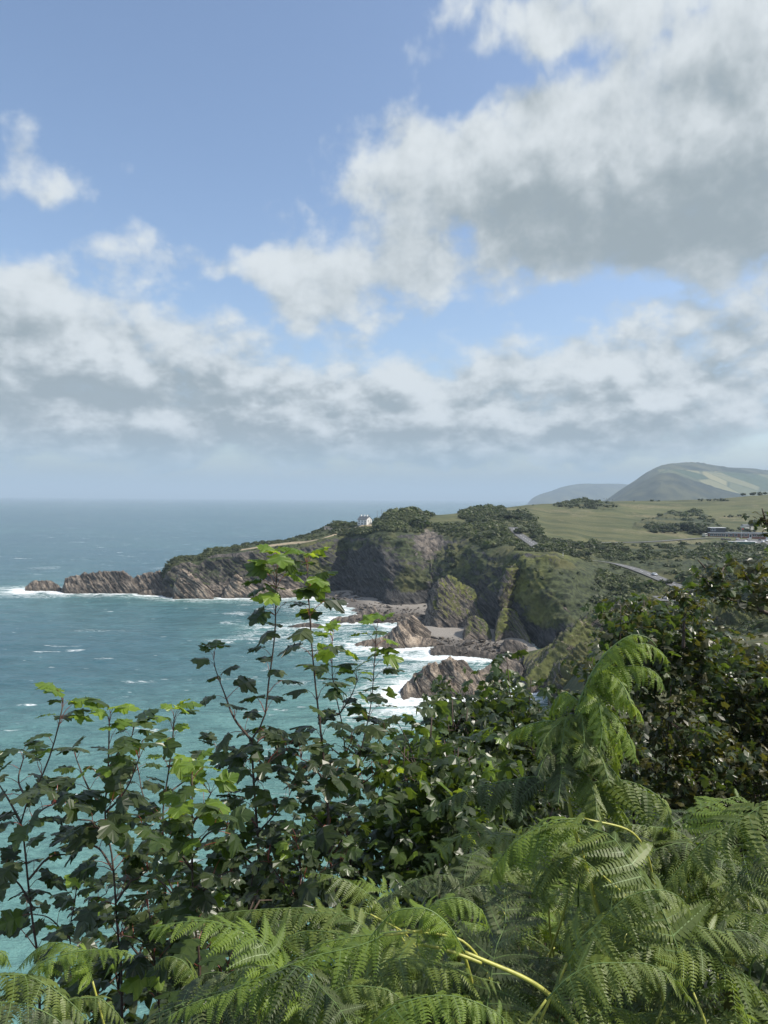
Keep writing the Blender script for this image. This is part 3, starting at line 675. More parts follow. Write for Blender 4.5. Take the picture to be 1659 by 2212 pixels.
hill('hills', [(1290, 1086, 5700), (1312, 1078, 5700), (1340, 1060, 5800), (1372, 1040, 5900), (1400, 1022, 6000), (1430, 1008, 6100), (1455, 1003, 6200), (1500, 1004, 6400), (1560, 1010, 6600), (1620, 1014, 6800), (1700, 1021, 7000), (1900, 1030, 7200), (2300, 1040, 7400)], 2200, 72,
     lambda U, V: np.where((V > 1013 + (U - 1440) * 0.055) & (U > 1425 + (V - 1020) * 0.9), 1.0, 0.0))
hill('hills', [(1300, 1092, 4700), (1330, 1076, 4700), (1370, 1052, 4750), (1400, 1036, 4800), (1432, 1023, 4800), (1452, 1024, 4800), (1500, 1038, 4850), (1560, 1058, 4900), (1620, 1072, 4900), (1680, 1084, 4900)], 900, 73, lambda U, V: np.where((V > 1030 + (U - 1460) * 0.40) & (V < 1036 + (U - 1460) * 0.40), 0.0, 0.0))

# ---------------------------------------------------------------- the sea
def build_sea():
    vr = np.concatenate([1071 + 1.3 + np.array([0, .3, .8, 1.6, 3, 5]), np.arange(1078, 1200, 3.0), np.arange(1200, 1700, 2.0), np.arange(1700, 2300, 3.0), [2500, 3000, 4500]])
    dist = EYE * FPX / (vr - 1070.9)
    dist = np.concatenate([[180000.0], dist])
    az = np.concatenate([np.linspace(-70, -31, 30), np.linspace(-30.5, 12, 760), np.linspace(12.5, 60, 60)]); az = np.radians(az)
    D, A = np.meshgrid(dist, az, indexing='ij')
    D = D / np.cos(np.clip(A, -1.0, 1.0))
    V = np.stack([D * np.sin(A), D * np.cos(A), 0 * D], -1)
    k = 1 - sstep(D, 500, 1400)
    q = V * np.array([0.45, 1, 1])
    V[..., 2] += k * (0.75 * fbm(q / 9.0, 3, 81) + 0.30 * np.abs(fbm(q / 3.2, 2, 83)))
    sh = np.concatenate(SHORE)
    key = np.unique(np.round(sh / 2.0).astype(int), axis=0) * 2.0
    foam = np.zeros(D.shape); dm = np.full(D.shape, 400.0)
    sel = np.where((V[..., 1] > 120) & (V[..., 1] < 760) & (V[..., 0] > -420) & (V[..., 0] < 260))
    pts = V[sel][:, :2]; best = np.full(len(pts), 1e12)
    for i in range(0, len(key), 40):
        kk = key[i:i + 40]
        d2 = ((pts[:, None, :] - kk[None]) ** 2).sum(-1).min(1); best = np.minimum(best, d2)
    dm[sel] = np.sqrt(best)
    foam = 0.66 * np.exp(-(dm / 5.0) ** 1.2) + 0.20 * np.exp(-dm / 22.0)
    U, Vv = proj(V)
    for (u, v, su, sv, w) in [(60, 1279, 85, 12, .85), (30, 1277, 60, 10, .5), (240, 1284, 130, 8, .45), (480, 1296, 130, 7, .45), (650, 1312, 90, 14, .5), (700, 1335, 60, 20, .45),
                              (510, 1326, 32, 5, .75), (500, 1345, 30, 4, .65), (495, 1384, 55, 6, .8), (560, 1372, 60, 10, .4), (640, 1385, 90, 25, .42), (800, 1362, 90, 14, .55), (790, 1420, 120, 30, .45),
                              (1000, 1420, 110, 14, .6), (880, 1425, 60, 18, .5), (870, 1455, 60, 30, .55), (850, 1520, 80, 40, .8), (960, 1530, 140, 40, .85), (1080, 1560, 110, 60, .8), (640, 1475, 55, 8, .4),
                              (210, 1362, 110, 5, .42), (300, 1473, 40, 4, .75), (370, 1228, 60, 6, .5), (85, 1228, 40, 5, .45), (120, 1225, 20, 4, .35), (160, 1400, 90, 5, .25), (90, 1350, 40, 4, .25), (760, 1720, 300, 120, .12), (60, 1760, 50, 10, .3), (730, 1560, 120, 60, .22)]:
        foam = foam + 0.62 * w * np.exp(-(((U - u) / su) ** 2 + ((Vv - v) / sv) ** 2))
    foam = np.where(Vv < 2240, foam, 0); foam = np.clip(foam, 0, 1.1)
    shal = 0.70 * np.exp(-dm / 35.0) + 1.0 * (1 - sstep(D, 120, 340)) + 0.08
    shal = np.clip(shal, 0, 1)
    me = mesh('sea', V.reshape(-1, 3), grid_faces(*D.shape), True, {'foam': foam.ravel(), 'shallow': shal.ravel()}, [M_SEA])
    me.flip_normals()
    o = link('sea', me); tag(o, kind='structure')
build_sea()
# ---------------------------------------------------------------- things on the land
from mathutils.bvhtree import BVHTree
_V = LAND[0]; _nr, _nc = _V.shape[:2]
_f = grid_faces(_nr, _nc)
BVH = BVHTree.FromPolygons(_V.reshape(-1, 3).tolist(), _f.tolist())
def hit(u, v):
    d = ray(u, v); r = BVH.ray_cast(Vector((0, 0, EYE)), Vector(d).normalized())
    return np.array(r[0]) if r[0] else P(u, v, 600)
def ground(x, y):
    r = BVH.ray_cast(Vector((x, y, 400)), Vector((0, 0, -1)))
    return r[0].z if r[0] else 0.0

class MB:
    """gathers boxes, tubes and loose faces into one mesh"""
    def __init__(s): s.v = []; s.f = []; s.mi = []
    def add(s, v, f, mi=0):
        o = len(s.v); s.v += [tuple(map(float, q)) for q in v]; s.f += [tuple(i + o for i in q) for q in f]; s.mi += [mi] * len(f)
    def box(s, x0, y0, z0, x1, y1, z1, mi=0):
        v = [(x, y, z) for z in (z0, z1) for y in (y0, y1) for x in (x0, x1)]
        s.add(v, [(0, 2, 3, 1), (4, 5, 7, 6), (0, 1, 5, 4), (2, 6, 7, 3), (0, 4, 6, 2), (1, 3, 7, 5)], mi)
    def tube(s, pts, rads, n=6, mi=0, cap=True):
        pts = np.asarray(pts, float); o = []; ref = np.array([0.31, 0.23, 0.92])
        for i, p in enumerate(pts):
            t = pts[min(i + 1, len(pts) - 1)] - pts[max(i - 1, 0)]; t = t / max(np.linalg.norm(t), 1e-9)
            a = np.cross(t, ref); a /= max(np.linalg.norm(a), 1e-6); b = np.cross(t, a)
            for k in range(n):
                w = 2 * math.pi * k / n; o.append(p + rads[i] * (a * math.cos(w) + b * math.sin(w)))
        f = []
        for i in range(len(pts) - 1):
            for k in range(n): f.append((i * n + k, i * n + (k + 1) % n, (i + 1) * n + (k + 1) % n, (i + 1) * n + k))
        if cap: f.append(tuple(range(n))[::-1]); f.append(tuple((len(pts) - 1) * n + k for k in range(n)))
        s.add(o, f, mi)
    def build(s, name, mats, parent=None, smooth=False):
        me = mesh(name, s.v, s.f, smooth, None, mats if isinstance(mats, (list, tuple)) else [mats], s.mi)
        return link(name, me, parent)

M_WHITE = simple('white_render', (0.78, 0.77, 0.74), 0.8, scale=1.5, var=0.05)
M_SLATE = simple('slate_roof', (0.11, 0.12, 0.13), 0.5, scale=2.0)
M_GLASS = simple('window_glass', (0.03, 0.04, 0.05), 0.15, var=0.0)
M_BRICK = simple('red_brick', (0.24, 0.11, 0.08), 0.85, scale=2.5)
M_DARK = simple('dark_cladding', (0.055, 0.06, 0.065), 0.7)
M_STONE = simple('pale_stone', (0.34, 0.31, 0.27), 0.9, scale=1.2, var=0.25)
M_FRAME = simple('white_frame', (0.75, 0.76, 0.77), 0.5, var=0.02)
M_TYRE = simple('tyre_rubber', (0.02, 0.02, 0.02), 0.9)
M_WOODP = simple('weathered_pole', (0.16, 0.13, 0.10), 0.9)

def asphalt():
    m, t, out = mat('asphalt')
    geo = t.n('ShaderNodeNewGeometry'); pos = geo.outputs['Position']
    c = t.mix(t.ramp(t.noise(pos, 0.7, 6, 0.7), 0.3, 0.7), (0.085, 0.085, 0.085), (0.14, 0.14, 0.14))
    b = t.n('ShaderNodeBsdfPrincipled', ins={'Base Color': c, 'Roughness': 0.75}); t.L.new(b.outputs[0], out.inputs[0]); return m
M_ASPH = asphalt()
def road_ribbon(pts, w, name='road', dashes=True):
    tg = np.gradient(pts, axis=0)[:, :2]; tg /= np.linalg.norm(tg, axis=1, keepdims=True)
    nrm = np.stack([-tg[:, 1], tg[:, 0]], 1)
    V = []
    for k in (-0.5, 0.5): q = pts.copy(); q[:, :2] += nrm * w * k; q[:, 2] += 0.12; V.append(q)
    n = len(pts); V = np.concatenate(V)
    f = [(i, i + n, i + n + 1, i + 1) for i in range(n - 1)]
    o = link(name, mesh(name, V, f, True, None, [M_ASPH])); tag(o, kind='structure')
    if dashes:
        mb = MB(); L = np.concatenate([[0], np.cumsum(np.linalg.norm(np.diff(pts, axis=0), axis=1))])
        for s in np.arange(3, L[-1] - 5, 9.0):
            ss = np.linspace(s, s + 4, 4); q = np.stack([np.interp(ss, L, pts[:, k]) for k in range(3)], 1); nn = np.stack([np.interp(ss, L, nrm[:, k]) for k in range(2)], 1)
            v = []
            for k in (-0.1, 0.1): v += [(a[0] + b[0] * k, a[1] + b[1] * k, a[2] + 0.15) for a, b in zip(q, nn)]
            mb.add(v, [(i, i + 4, i + 5, i + 1) for i in range(3)])
        o2 = mb.build('centre_line', M_FRAME, o); o2['kind'] = 'structure'
road_ribbon(ROADS[0], 7.0); road_ribbon(ROADS[1], 7.0); road_ribbon(ROADS[2], 5.5, 'track', False)

def white_house():
    p = hit(792, 1134); base = P(792, 1134, float(p[1]) if 520 < p[1] < 640 else 585)
    W_, L_, E, A = 6.4, 10.0, 4.9, 7.3
    o = empty('white_house', (base[0], base[1], base[2] - 0.6), rad(50)); tag(o, 'white two storey house with grey slate roof alone on the headland', 'house')
    # local: gable wall on -y side (width W_, x 0..W_), long wall on x=0 side running to +y
    mb = MB()
    v = [(0, 0, 0), (W_, 0, 0), (W_, 0, E), (W_ / 2, 0, A), (0, 0, E)]; v += [(x, L_, z) for x, y, z in v]
    mb.add(v, [(0, 1, 2, 3, 4), (9, 8, 7, 6, 5), (0, 4, 9, 5), (1, 6, 7, 2), (4, 3, 8, 9), (3, 2, 7, 8)]); mb.build('wall', M_WHITE, o)
    mb = MB(); t = 0.22
    for s in (0, 1):
        x0 = -0.3 if s == 0 else W_ + 0.3; zx = E - 0.15
        v = [(x0, -0.25, zx + .08), (W_ / 2, -0.25, A + .08), (W_ / 2, L_ + .25, A + .08), (x0, L_ + .25, zx + .08)]; v += [(x, y, z + t) for x, y, z in v]
        mb.add(v, [(0, 1, 2, 3), (4, 7, 6, 5), (0, 4, 5, 1), (1, 5, 6, 2), (2, 6, 7, 3), (3, 7, 4, 0)])
    roof = mb.build('roof', M_SLATE, o)
    for y in (2.2, 5.2, 8.8):
        mb = MB(); mb.box(W_ / 2 - .5, y - .45, A - .5, W_ / 2 + .5, y + .45, A + 1.3); mb.box(W_ / 2 - .58, y - .53, A + 1.3, W_ / 2 + .58, y + .53, A + 1.45)
        mb.build('chimney', M_WHITE, roof)
    def win(face, a, z, w, h):
        mb = MB(); g_ = MB()
        if face == 'g': mb.box(a, -0.06, z, a + w, 0.0, z + h); g_.box(a + .1, -0.09, z + .1, a + w - .1, -0.062, z + h - .1)
        else: mb.box(-0.06, a, z, 0.0, a + w, z + h); g_.box(-0.09, a + .1, z + .1, -0.062, a + w - .1, z + h - .1)
        f = mb.build('window', M_FRAME, o); g_.build('pane', M_GLASS, f)
    win('g', 1.2, 3.3, 1.0, 1.1)
    for a in (1.0, 4.3, 7.6):
        win('l', a, 3.0, 1.2, 1.2)
    for a in (4.3, 7.6): win('l', a, 0.9, 1.3, 1.4)
    mb = MB(); mb.box(-0.08, 1.2, 0.5, 0.0, 2.2, 2.7); mb.build('door', M_DARK, o)
    mb = MB(); mb.tube([(4.7, -0.1, 0.4), (4.7, -0.1, 5.0)], [0.12, 0.12]); mb.build('downpipe', M_DARK, o)
white_house()

CLUB_Y = float(np.median([hit(u, 1160)[1] for u in (1540, 1570, 1600, 1630)])); print('club', CLUB_Y, [hit(u, v)[1] for u in (1540, 1600) for v in (1150, 1160, 1170, 1178)])
def clubhouse():
    Y = CLUB_Y; p = P(1531, 1159, Y); q = P(1660, 1162, Y - 6)
    L_ = float(np.linalg.norm((q - p)[:2])); an = math.atan2(q[1] - p[1], q[0] - p[0])
    o = empty('clubhouse', (p[0], p[1], p[2] - 0.3), an); tag(o, 'long low brick clubhouse with white eaves and a dark upper storey', 'clubhouse')
    mb = MB(); mb.box(0, 0, -1.5, L_, 9, 3.5); mb.build('wall', M_BRICK, o)
    mb = MB(); mb.box(-.6, -.9, 3.5, L_ + .6, 9.5, 3.85); mb.box(-.3, -.5, 3.85, L_ + .3, 9.2, 4.3, 1); mb.build('roof', [M_FRAME, M_SLATE], o)
    mb = MB(); mb.box(1.5, 1.0, 4.3, 14.5, 8, 8.0); u_ = mb.build('upper_storey', M_DARK, o)
    mb = MB(); mb.box(1.2, .6, 8.0, 14.9, 8.3, 8.35); mb.build('eaves', M_FRAME, u_)
    mb = MB(); mb.box(2.0, .9, 5.3, 6.2, 1.0, 7.5); mb.build('window', M_FRAME, u_)
    for k in range(3): mb = MB(); mb.box(2.2 + k * 1.35, .84, 5.5, 3.3 + k * 1.35, .9, 7.3); mb.build('pane', M_GLASS, u_)
    for x in (1.0, 4.3, 7.6, 10.9, 17.5, 21.5, 26.5, 30.0, 37.0, 40.5, 44.0, 50.5):
        f = MB(); f.box(x, -.08, .9, x + 2.8, 0, 3.0); fo = f.build('window', M_FRAME, o)
        g_ = MB(); g_.box(x + .15, -.14, 1.1, x + 1.3, -.085, 2.8); g_.box(x + 1.5, -.14, 1.1, x + 2.65, -.085, 2.8); g_.build('pane', M_GLASS, fo)
    for x in (14.2, 34.0, 48.0):
        f = MB(); f.box(x, -.1, -1.2, x + 2.2, 0, 3.0); d_ = f.build('door', M_FRAME, o)
        g_ = MB(); g_.box(x + .3, -.16, .2, x + 1.9, -.105, 2.6); g_.build('pane', M_GLASS, d_)
clubhouse()

def flagpole():
    p = P(1602, 1163, CLUB_Y - 6); o = empty('flagpole', tuple(p)); tag(o, 'white flagpole with a small flag in front of the clubhouse', 'flagpole')
    mb = MB(); mb.tube([(0, 0, -1), (0, 0, 9)], [0.16, 0.09]); mb.build('pole', M_FRAME, o)
    mb = MB(); n = 6; v = []
    for i in range(n + 1):
        for z in (8.9, 7.9): v.append((0.1 + i * 0.28, 0.15 * math.sin(i * 1.3), z - i * 0.05))
    mb.add(v, [(2 * i, 2 * i + 1, 2 * i + 3, 2 * i + 2) for i in range(n)]); mb.build('flag', simple('flag_cloth', (0.45, 0.06, 0.05), 0.8), o)
flagpole()

CARM = {}
def car(name, label, loc, rz, col, van=False, group=None):
    key = 'van' if van else 'car'
    o = empty(name, tuple(loc), rz); tag(o, label, 'van' if van else 'car', group)
    if col not in CARM: CARM[col] = simple('car_paint', col, 0.28, spec=0.6, var=0.0)
    if key not in CARM:
        L_, W_ = (5.6, 2.1) if van else (4.3, 1.75)
        if van: prof = [(-L_/2, .45), (-L_/2, 2.6), (-L_/2 + .2, 2.8), (1.4, 2.8), (2.3, 2.3), (2.5, 1.2), (L_/2, 1.05), (L_/2, .45)]
        else: prof = [(-L_/2, .4), (-L_/2 + .03, .95), (-L_/2 + .5, 1.0), (-1.2, 1.42), (.35, 1.45), (1.1, .98), (L_/2 - .1, .82), (L_/2, .4)]
        n = len(prof); v = []
        for s, k in ((-1, 1.0), (1, 1.0)):
            for x, z in prof: v.append((x, s * W_ / 2 * (1.0 if z < 1.05 else (.93 if van else .82)), z))
        mb = MB(); f = [tuple(range(n))[::-1], tuple(range(n, 2 * n))] + [(i, (i + 1) % n, n + (i + 1) % n, n + i) for i in range(n)]
        mb.add(v, f); CARM[key] = mesh('car_body', mb.v, mb.f, False)
        g_ = MB(); h0, h1 = (1.35, 2.2) if van else (1.02, 1.34)
        w2 = W_ / 2 * (.945 if van else .90); w3 = W_ / 2 * (.94 if van else .835)
        x0, x1 = (1.1, 2.2) if van else (-1.3, .75)
        for s in (-1, 1):
            g_.add([(x0, s * (w2 + .02), h0), (x1, s * (w2 + .02), h0), (x1 - .4, s * (w3 + .03), h1), (x0 + .3, s * (w3 + .03), h1)], [(0, 1, 2, 3)])
        if van: g_.add([(2.33, -.8, 2.25), (2.53, -.9, 1.3), (2.53, .9, 1.3), (2.33, .8, 2.25)], [(0, 1, 2, 3)]); g_.add([(-2.83, -.7, 1.5), (-2.83, .7, 1.5), (-2.83, .7, 2.3), (-2.83, -.7, 2.3)], [(0, 1, 2, 3)])
        else:
            g_.add([(.42, -.6, 1.44), (1.08, -.72, 1.03), (1.08, .72, 1.03), (.42, .6, 1.44)], [(0, 1, 2, 3)]); g_.add([(-1.27, -.6, 1.43), (-1.27, .6, 1.43), (-1.7, .7, 1.12), (-1.7, -.7, 1.12)], [(0, 1, 2, 3)])
        CARM[key + 'g'] = mesh('car_window', g_.v, g_.f, False, None, [M_GLASS])
        wb = MB(); wb.tube([(0, -.12, 0), (0, .12, 0)], [.33, .33], 14); CARM[key + 'w'] = mesh('car_wheel', wb.v, wb.f, True, None, [M_TYRE])
        CARM[key + 'd'] = (L_, W_)
    k2 = (key, col)
    if k2 not in CARM:
        m2 = CARM[key].copy(); m2.materials.clear(); m2.materials.append(CARM[col]); CARM[k2] = m2
    link('body', CARM[k2], o); wn = link('windows', CARM[key + 'g'], o); wn['kind'] = 'stuff'
    L_, W_ = CARM[key + 'd']
    for sx in (-.31, .31):
        for sy in (-.46, .46):
            w = link('wheel', CARM[key + 'w'], o); w.location = (L_ * sx, W_ * sy, .33)
    return o
rp = ROADS[1]
def on_road(pts, u):
    k = int(np.argmin(np.abs(proj(pts)[0] - u))); k = min(max(k, 1), len(pts) - 2)
    t = pts[k + 1] - pts[k - 1]; return pts[k], math.atan2(t[1], t[0])
q, a = on_road(rp, 1411); car('car', 'pale silver car driving along the coast road', q + np.array([1.4, 0.6, .14]), a, (0.62, 0.64, 0.66))
q, a = on_road(rp, 1480)
c = P(1451, 1291, 300); gz = max(ground(c[0], c[1]) + 0.1, c[2] - 1.5)
car('van', 'white camper van parked in the lay-by below the coast road', (c[0], c[1], c[2] - .5), rad(250), (0.80, 0.80, 0.80), True)
mb = MB(); t_ = link('lay_by', mesh('lay_by', [(c[0] - 7, c[1] - 6, c[2] - .52), (c[0] + 9, c[1] - 6, c[2] - .52), (c[0] + 12, c[1] + 9, c[2] - .5), (c[0] - 5, c[1] + 9, c[2] - .5)], [(0, 1, 2, 3)], False, None, [M_ASPH])); tag(t_, kind='structure')
c = P(1522, 1159, CLUB_Y - 10); car('van', 'cream van parked at the left end of the clubhouse', c, rad(95), (0.62, 0.60, 0.52), True)
for i, (u, v, rz, cc, lab) in enumerate([
    (1563, 1167, 10, (0.03, 0.03, 0.035), 'dark car on the grass left of the clubhouse car park'), (1573, 1167, 12, (0.09, 0.09, 0.10), 'grey car beside the dark car left of the car park'),
    (1593, 1166, 80, (0.75, 0.75, 0.75), 'white hatchback parked alone before the clubhouse lawn'), (1610, 1171, 30, (0.70, 0.71, 0.73), 'white car first in the parked row below the flagpole'),
    (1617, 1167, 75, (0.72, 0.72, 0.72), 'white car in the back row right of the flagpole'), (1622, 1173, 30, (0.45, 0.48, 0.52), 'silver blue car in the front row of the car park'),
    (1630, 1174, 30, (0.72, 0.73, 0.75), 'white car at the corner of the front row'), (1641, 1168, 60, (0.05, 0.055, 0.06), 'dark car among pale ones at the right of the car park'),
    (1648, 1172, 40, (0.74, 0.74, 0.74), 'white car with the dark car parked behind it'), (1656, 1170, 30, (0.6, 0.62, 0.66), 'pale car at the right edge of the car park')]):
    p = hit(u, v) + np.array([0, 0, .15]); car('car', lab, p, rad(rz), cc, group='cars parked by the clubhouse')
cp = [hit(1585, 1177), hit(1700, 1178), hit(1700, 1166), hit(1590, 1165)]
t_ = link('car_park', mesh('car_park', [x + np.array([0, 0, .12]) for x in cp], [(0, 1, 2, 3)], False, None, [M_ASPH])); tag(t_, kind='structure')
p = hit(1575, 1176); o = empty('container', tuple(p), rad(-2)); tag(o, 'long green storage container with a pale roof by the car park', 'container')
mb = MB(); mb.box(0, 0, -1, 20, 2.5, 2.1); mb.build('body', simple('green_paint', (0.03, 0.10, 0.06), .6), o); mb = MB(); mb.box(-.1, -.1, 2.1, 20.1, 2.6, 2.3); mb.build('roof', M_FRAME, o)
p = P(1617, 1142, CLUB_Y + 50); o = empty('shed', tuple(p), rad(8)); tag(o, 'small white shed among dark trees behind the clubhouse', 'shed')
mb = MB(); mb.box(-5, 0, -1, 5, 5, 3.0); mb.box(1, -.06, -1, 2.2, 0, 2, 1); mb.build('wall', [M_WHITE, M_DARK], o)
mb = MB(); mb.add([(-5.2, -.3, 3), (5.2, -.3, 3), (5.2, 5.3, 3.0), (-5.2, 5.3, 3.0), (-5.2, 2.5, 4.1), (5.2, 2.5, 4.1)], [(0, 1, 5, 4), (2, 3, 4, 5), (0, 4, 3), (1, 2, 5), (0, 3, 2, 1)]); mb.build('roof', M_SLATE, o)
for (u, v, lab, w) in [(706, 1144, 'ruined pale stone shelter on the slope left of the white house', 4.2), (716, 1147, 'short stone stub wall nearer the path below the white house', 2.6)]:
    p = hit(u, v); o = empty('stone_shelter', (p[0], p[1], p[2] - .5), rad(15)); tag(o, lab, 'shelter')
    mb = MB(); mb.box(-w / 2, 0, 0, w / 2, 2.4, 2.6); mb.build('wall', M_STONE, o)
    mb = MB(); mb.box(-w / 2 - .2, -.2, 2.6, w / 2 + .2, 2.6, 2.85); mb.build('roof', M_STONE, o)
    mb = MB(); mb.box(-.5, -.05, .3, .5, 0.0, 2.1); mb.build('door', M_DARK, o)
for (u, v, h, lab) in [(797, 1134, 9, 'thin pole right beside the gable of the white house'), (815, 1125, 9, 'wooden pole between the white house and the gorse knoll'), (824, 1122, 9, 'wooden pole at the foot of the gorse knoll'), (1216, 1201, 2.2, 'short white marker post on the green cliff top')]:
    p = hit(u, v); o = empty('pole', (p[0], p[1], p[2] - .3)); tag(o, lab, 'pole')
    mb = MB(); mb.tube([(0, 0, 0), (0, 0, h)], [.14, .10]); mb.build('shaft', M_WHITE if h < 3 else M_WOODP, o)
    if h > 3: mb = MB(); mb.box(-.7, -.05, h - .8, .7, .05, h - .65); mb.build('crossbar', M_WOODP, o)
p = hit(815, 1129); car('car', 'white car parked on the track beyond the white house', (p[0] + 3, p[1] + 3, p[2] + .1), rad(20), (0.72, 0.72, 0.72))
p = P(806, 1130, 588); o = empty('stone_wall', tuple(p), rad(18)); tag(o, 'pale rubble wall running right from the white house', 'wall')
mb = MB()
for i in range(12): mb.box(i * 1.1, 0, -1.0, i * 1.1 + 1.05, .5, 0.9 + .35 * math.sin(i * 1.7) * .5 + random.uniform(-.1, .15))
mb.build('masonry', M_STONE, o)

# four walkers on the skyline
def person_mesh(u, v, Y, lab, arm):
    # skinned by hand: tapered tubes meet inside the trunk
    p = P(u, v, Y); o = empty('person', (p[0], p[1], p[2] - .15)); tag(o, lab, 'person')
    mb = MB()
    mb.tube([(0, 0, .80), (0, 0, 1.0), (0, 0, 1.25), (0, 0, 1.44), (0, 0, 1.50), (0, 0, 1.56), (0, 0, 1.66), (0, 0, 1.76)], [.15, .16, .17, .15, .06, .09, .11, .05], 8)
    for s in (-1, 1):
        mb.tube([(s * .14, 0, 1.42), (s * .24, .03, 1.15), (s * .25, .12 * arm * s, .88)], [.07, .05, .04], 6)
        mb.tube([(s * .08, 0, .9), (s * .12, .05 * s, .48), (s * .14, -.05 * s, .08), (s * .14, .12, .04)], [.11, .075, .05, .04], 6)
    mb.build('body', M_DARK, o, True)
for i, (u, v, lab) in enumerate([(1305, 1078, 'leftmost tiny dark walker standing on the golf course skyline'), (1310, 1078, 'second tiny walker on the skyline, close to the first'), (1316, 1079, 'stockier tiny walker third along the skyline'), (1323, 1081, 'smallest walker lowest on the skyline slope')]):
    person_mesh(u, v, 960 if i < 3 else 980, lab, (-1) ** i)

# foliage seen from afar: clumps of leaves around a dark core
def leafy_material(name, dark, light, trans=(0.10, 0.16, 0.03), spec=0.3):
    m, t, out = mat(name)
    at = t.n('ShaderNodeAttribute', attribute_name='tint').outputs['Fac']
    geo = t.n('ShaderNodeNewGeometry')
    c = t.mix(at, dark, light)
    b = t.n('ShaderNodeBsdfPrincipled', ins={'Base Color': c, 'Roughness': 0.55, 'Specular IOR Level': spec})
    tr = t.n('ShaderNodeBsdfTranslucent', ins={'Color': t.mix(at, tuple(k * .5 for k in trans), trans)})
    mx = t.n('ShaderNodeMixShader', ins={0: 0.25, 1: b, 2: tr}); t.L.new(mx.outputs[0], out.inputs[0]); return m
M_SCRUB = leafy_material('scrub_leaves', (0.026, 0.035, 0.016), (0.112, 0.128, 0.052))
M_BARK = simple('bark', (0.055, 0.042, 0.033), 0.9, scale=25)

def clump_template(seed, n=64, size=0.30):
    r = np.random.RandomState(seed); v = []; f = []; tint = []
    d = r.normal(size=(n, 3)); d[:, 2] = np.abs(d[:, 2]) * 0.9 + 0.05; d /= np.linalg.norm(d, axis=1, keepdims=True)
    bump = 1 + 0.22 * vnoise(d * 2.6 + seed * 3.1)
    for k in range(n):
        c = d[k] * bump[k] * r.uniform(0.86, 1.06); a = r.normal(size=3); nrm = d[k] + 0.55 * r.normal(size=3); nrm /= np.linalg.norm(nrm)
        a = np.cross(nrm, a); a /= np.linalg.norm(a); b = np.cross(nrm, a); s = size * r.uniform(.6, 1.3)
        i = len(v); v += [c - a * s, c + b * s * .6, c + a * s, c - b * s * .6]; f.append((i, i + 1, i + 2, i + 3)); tint += [r.uniform(0, 1)] * 4
    ph = (1 + 5 ** .5) / 2
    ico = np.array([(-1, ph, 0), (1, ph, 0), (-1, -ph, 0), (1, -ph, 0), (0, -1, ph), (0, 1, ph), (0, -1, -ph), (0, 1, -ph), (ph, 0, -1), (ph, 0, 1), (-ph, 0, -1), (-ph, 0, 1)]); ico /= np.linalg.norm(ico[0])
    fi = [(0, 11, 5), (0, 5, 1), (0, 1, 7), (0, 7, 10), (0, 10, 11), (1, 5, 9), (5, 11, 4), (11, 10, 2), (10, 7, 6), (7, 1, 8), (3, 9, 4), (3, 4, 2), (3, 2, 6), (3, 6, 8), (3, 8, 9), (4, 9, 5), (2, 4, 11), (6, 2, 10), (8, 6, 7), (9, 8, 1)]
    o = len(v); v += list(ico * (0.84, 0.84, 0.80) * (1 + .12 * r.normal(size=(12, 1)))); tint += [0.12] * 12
    return np.array(v), np.array(f), np.array([(a + o, b + o, c + o, c + o) for a, b, c in fi]), np.array(tint)
TEMPL = []
for k in range(6):
    v, f, fi, tn = clump_template(100 + k)
    TEMPL.append((v, f, fi[:, :3], tn))
def clumps(name, pts, sizes, tints, parent=None, flat=0.75, rs=None, mat_=None):
    rs = rs or np.random.RandomState(5)
    VV = []; F4 = []; F3 = []; TT = []; off = 0
    which = rs.randint(0, len(TEMPL), len(pts)); ang = rs.uniform(0, 6.28, len(pts))
    for p_, s_, t_, w_, a_ in zip(pts, sizes, tints, which, ang):
        v, f, fi, tn = TEMPL[w_]; c, s = math.cos(a_), math.sin(a_)
        q = np.empty_like(v); q[:, 0] = (v[:, 0] * c - v[:, 1] * s); q[:, 1] = (v[:, 0] * s + v[:, 1] * c); q[:, 2] = v[:, 2] * flat
        VV.append(q * s_ + p_); F4.append(f + off); F3.append(fi + off); TT.append(np.clip(tn * 0.55 + t_, 0, 1)); off += len(v)
    V = np.concatenate(VV); F4 = np.concatenate(F4); F3 = np.concatenate(F3)
    me = bpy.data.meshes.new(name); me.vertices.add(len(V)); me.vertices.foreach_set('co', V.astype(np.float32).ravel())
    lp = np.concatenate([F4.ravel(), F3.ravel()]).astype(np.int32); me.loops.add(len(lp)); me.loops.foreach_set('vertex_index', lp)
    st = np.concatenate([np.arange(len(F4)) * 4, len(F4) * 4 + np.arange(len(F3)) * 3]).astype(np.int32)
    me.polygons.add(len(st)); me.polygons.foreach_set('loop_start', st); me.update(calc_edges=True)
    at = me.attributes.new('tint', 'FLOAT', 'POINT'); at.data.foreach_set('value', np.concatenate(TT).astype(np.float32))
    me.materials.append(mat_ or M_SCRUB); me.update()
    return link(name, me, parent)
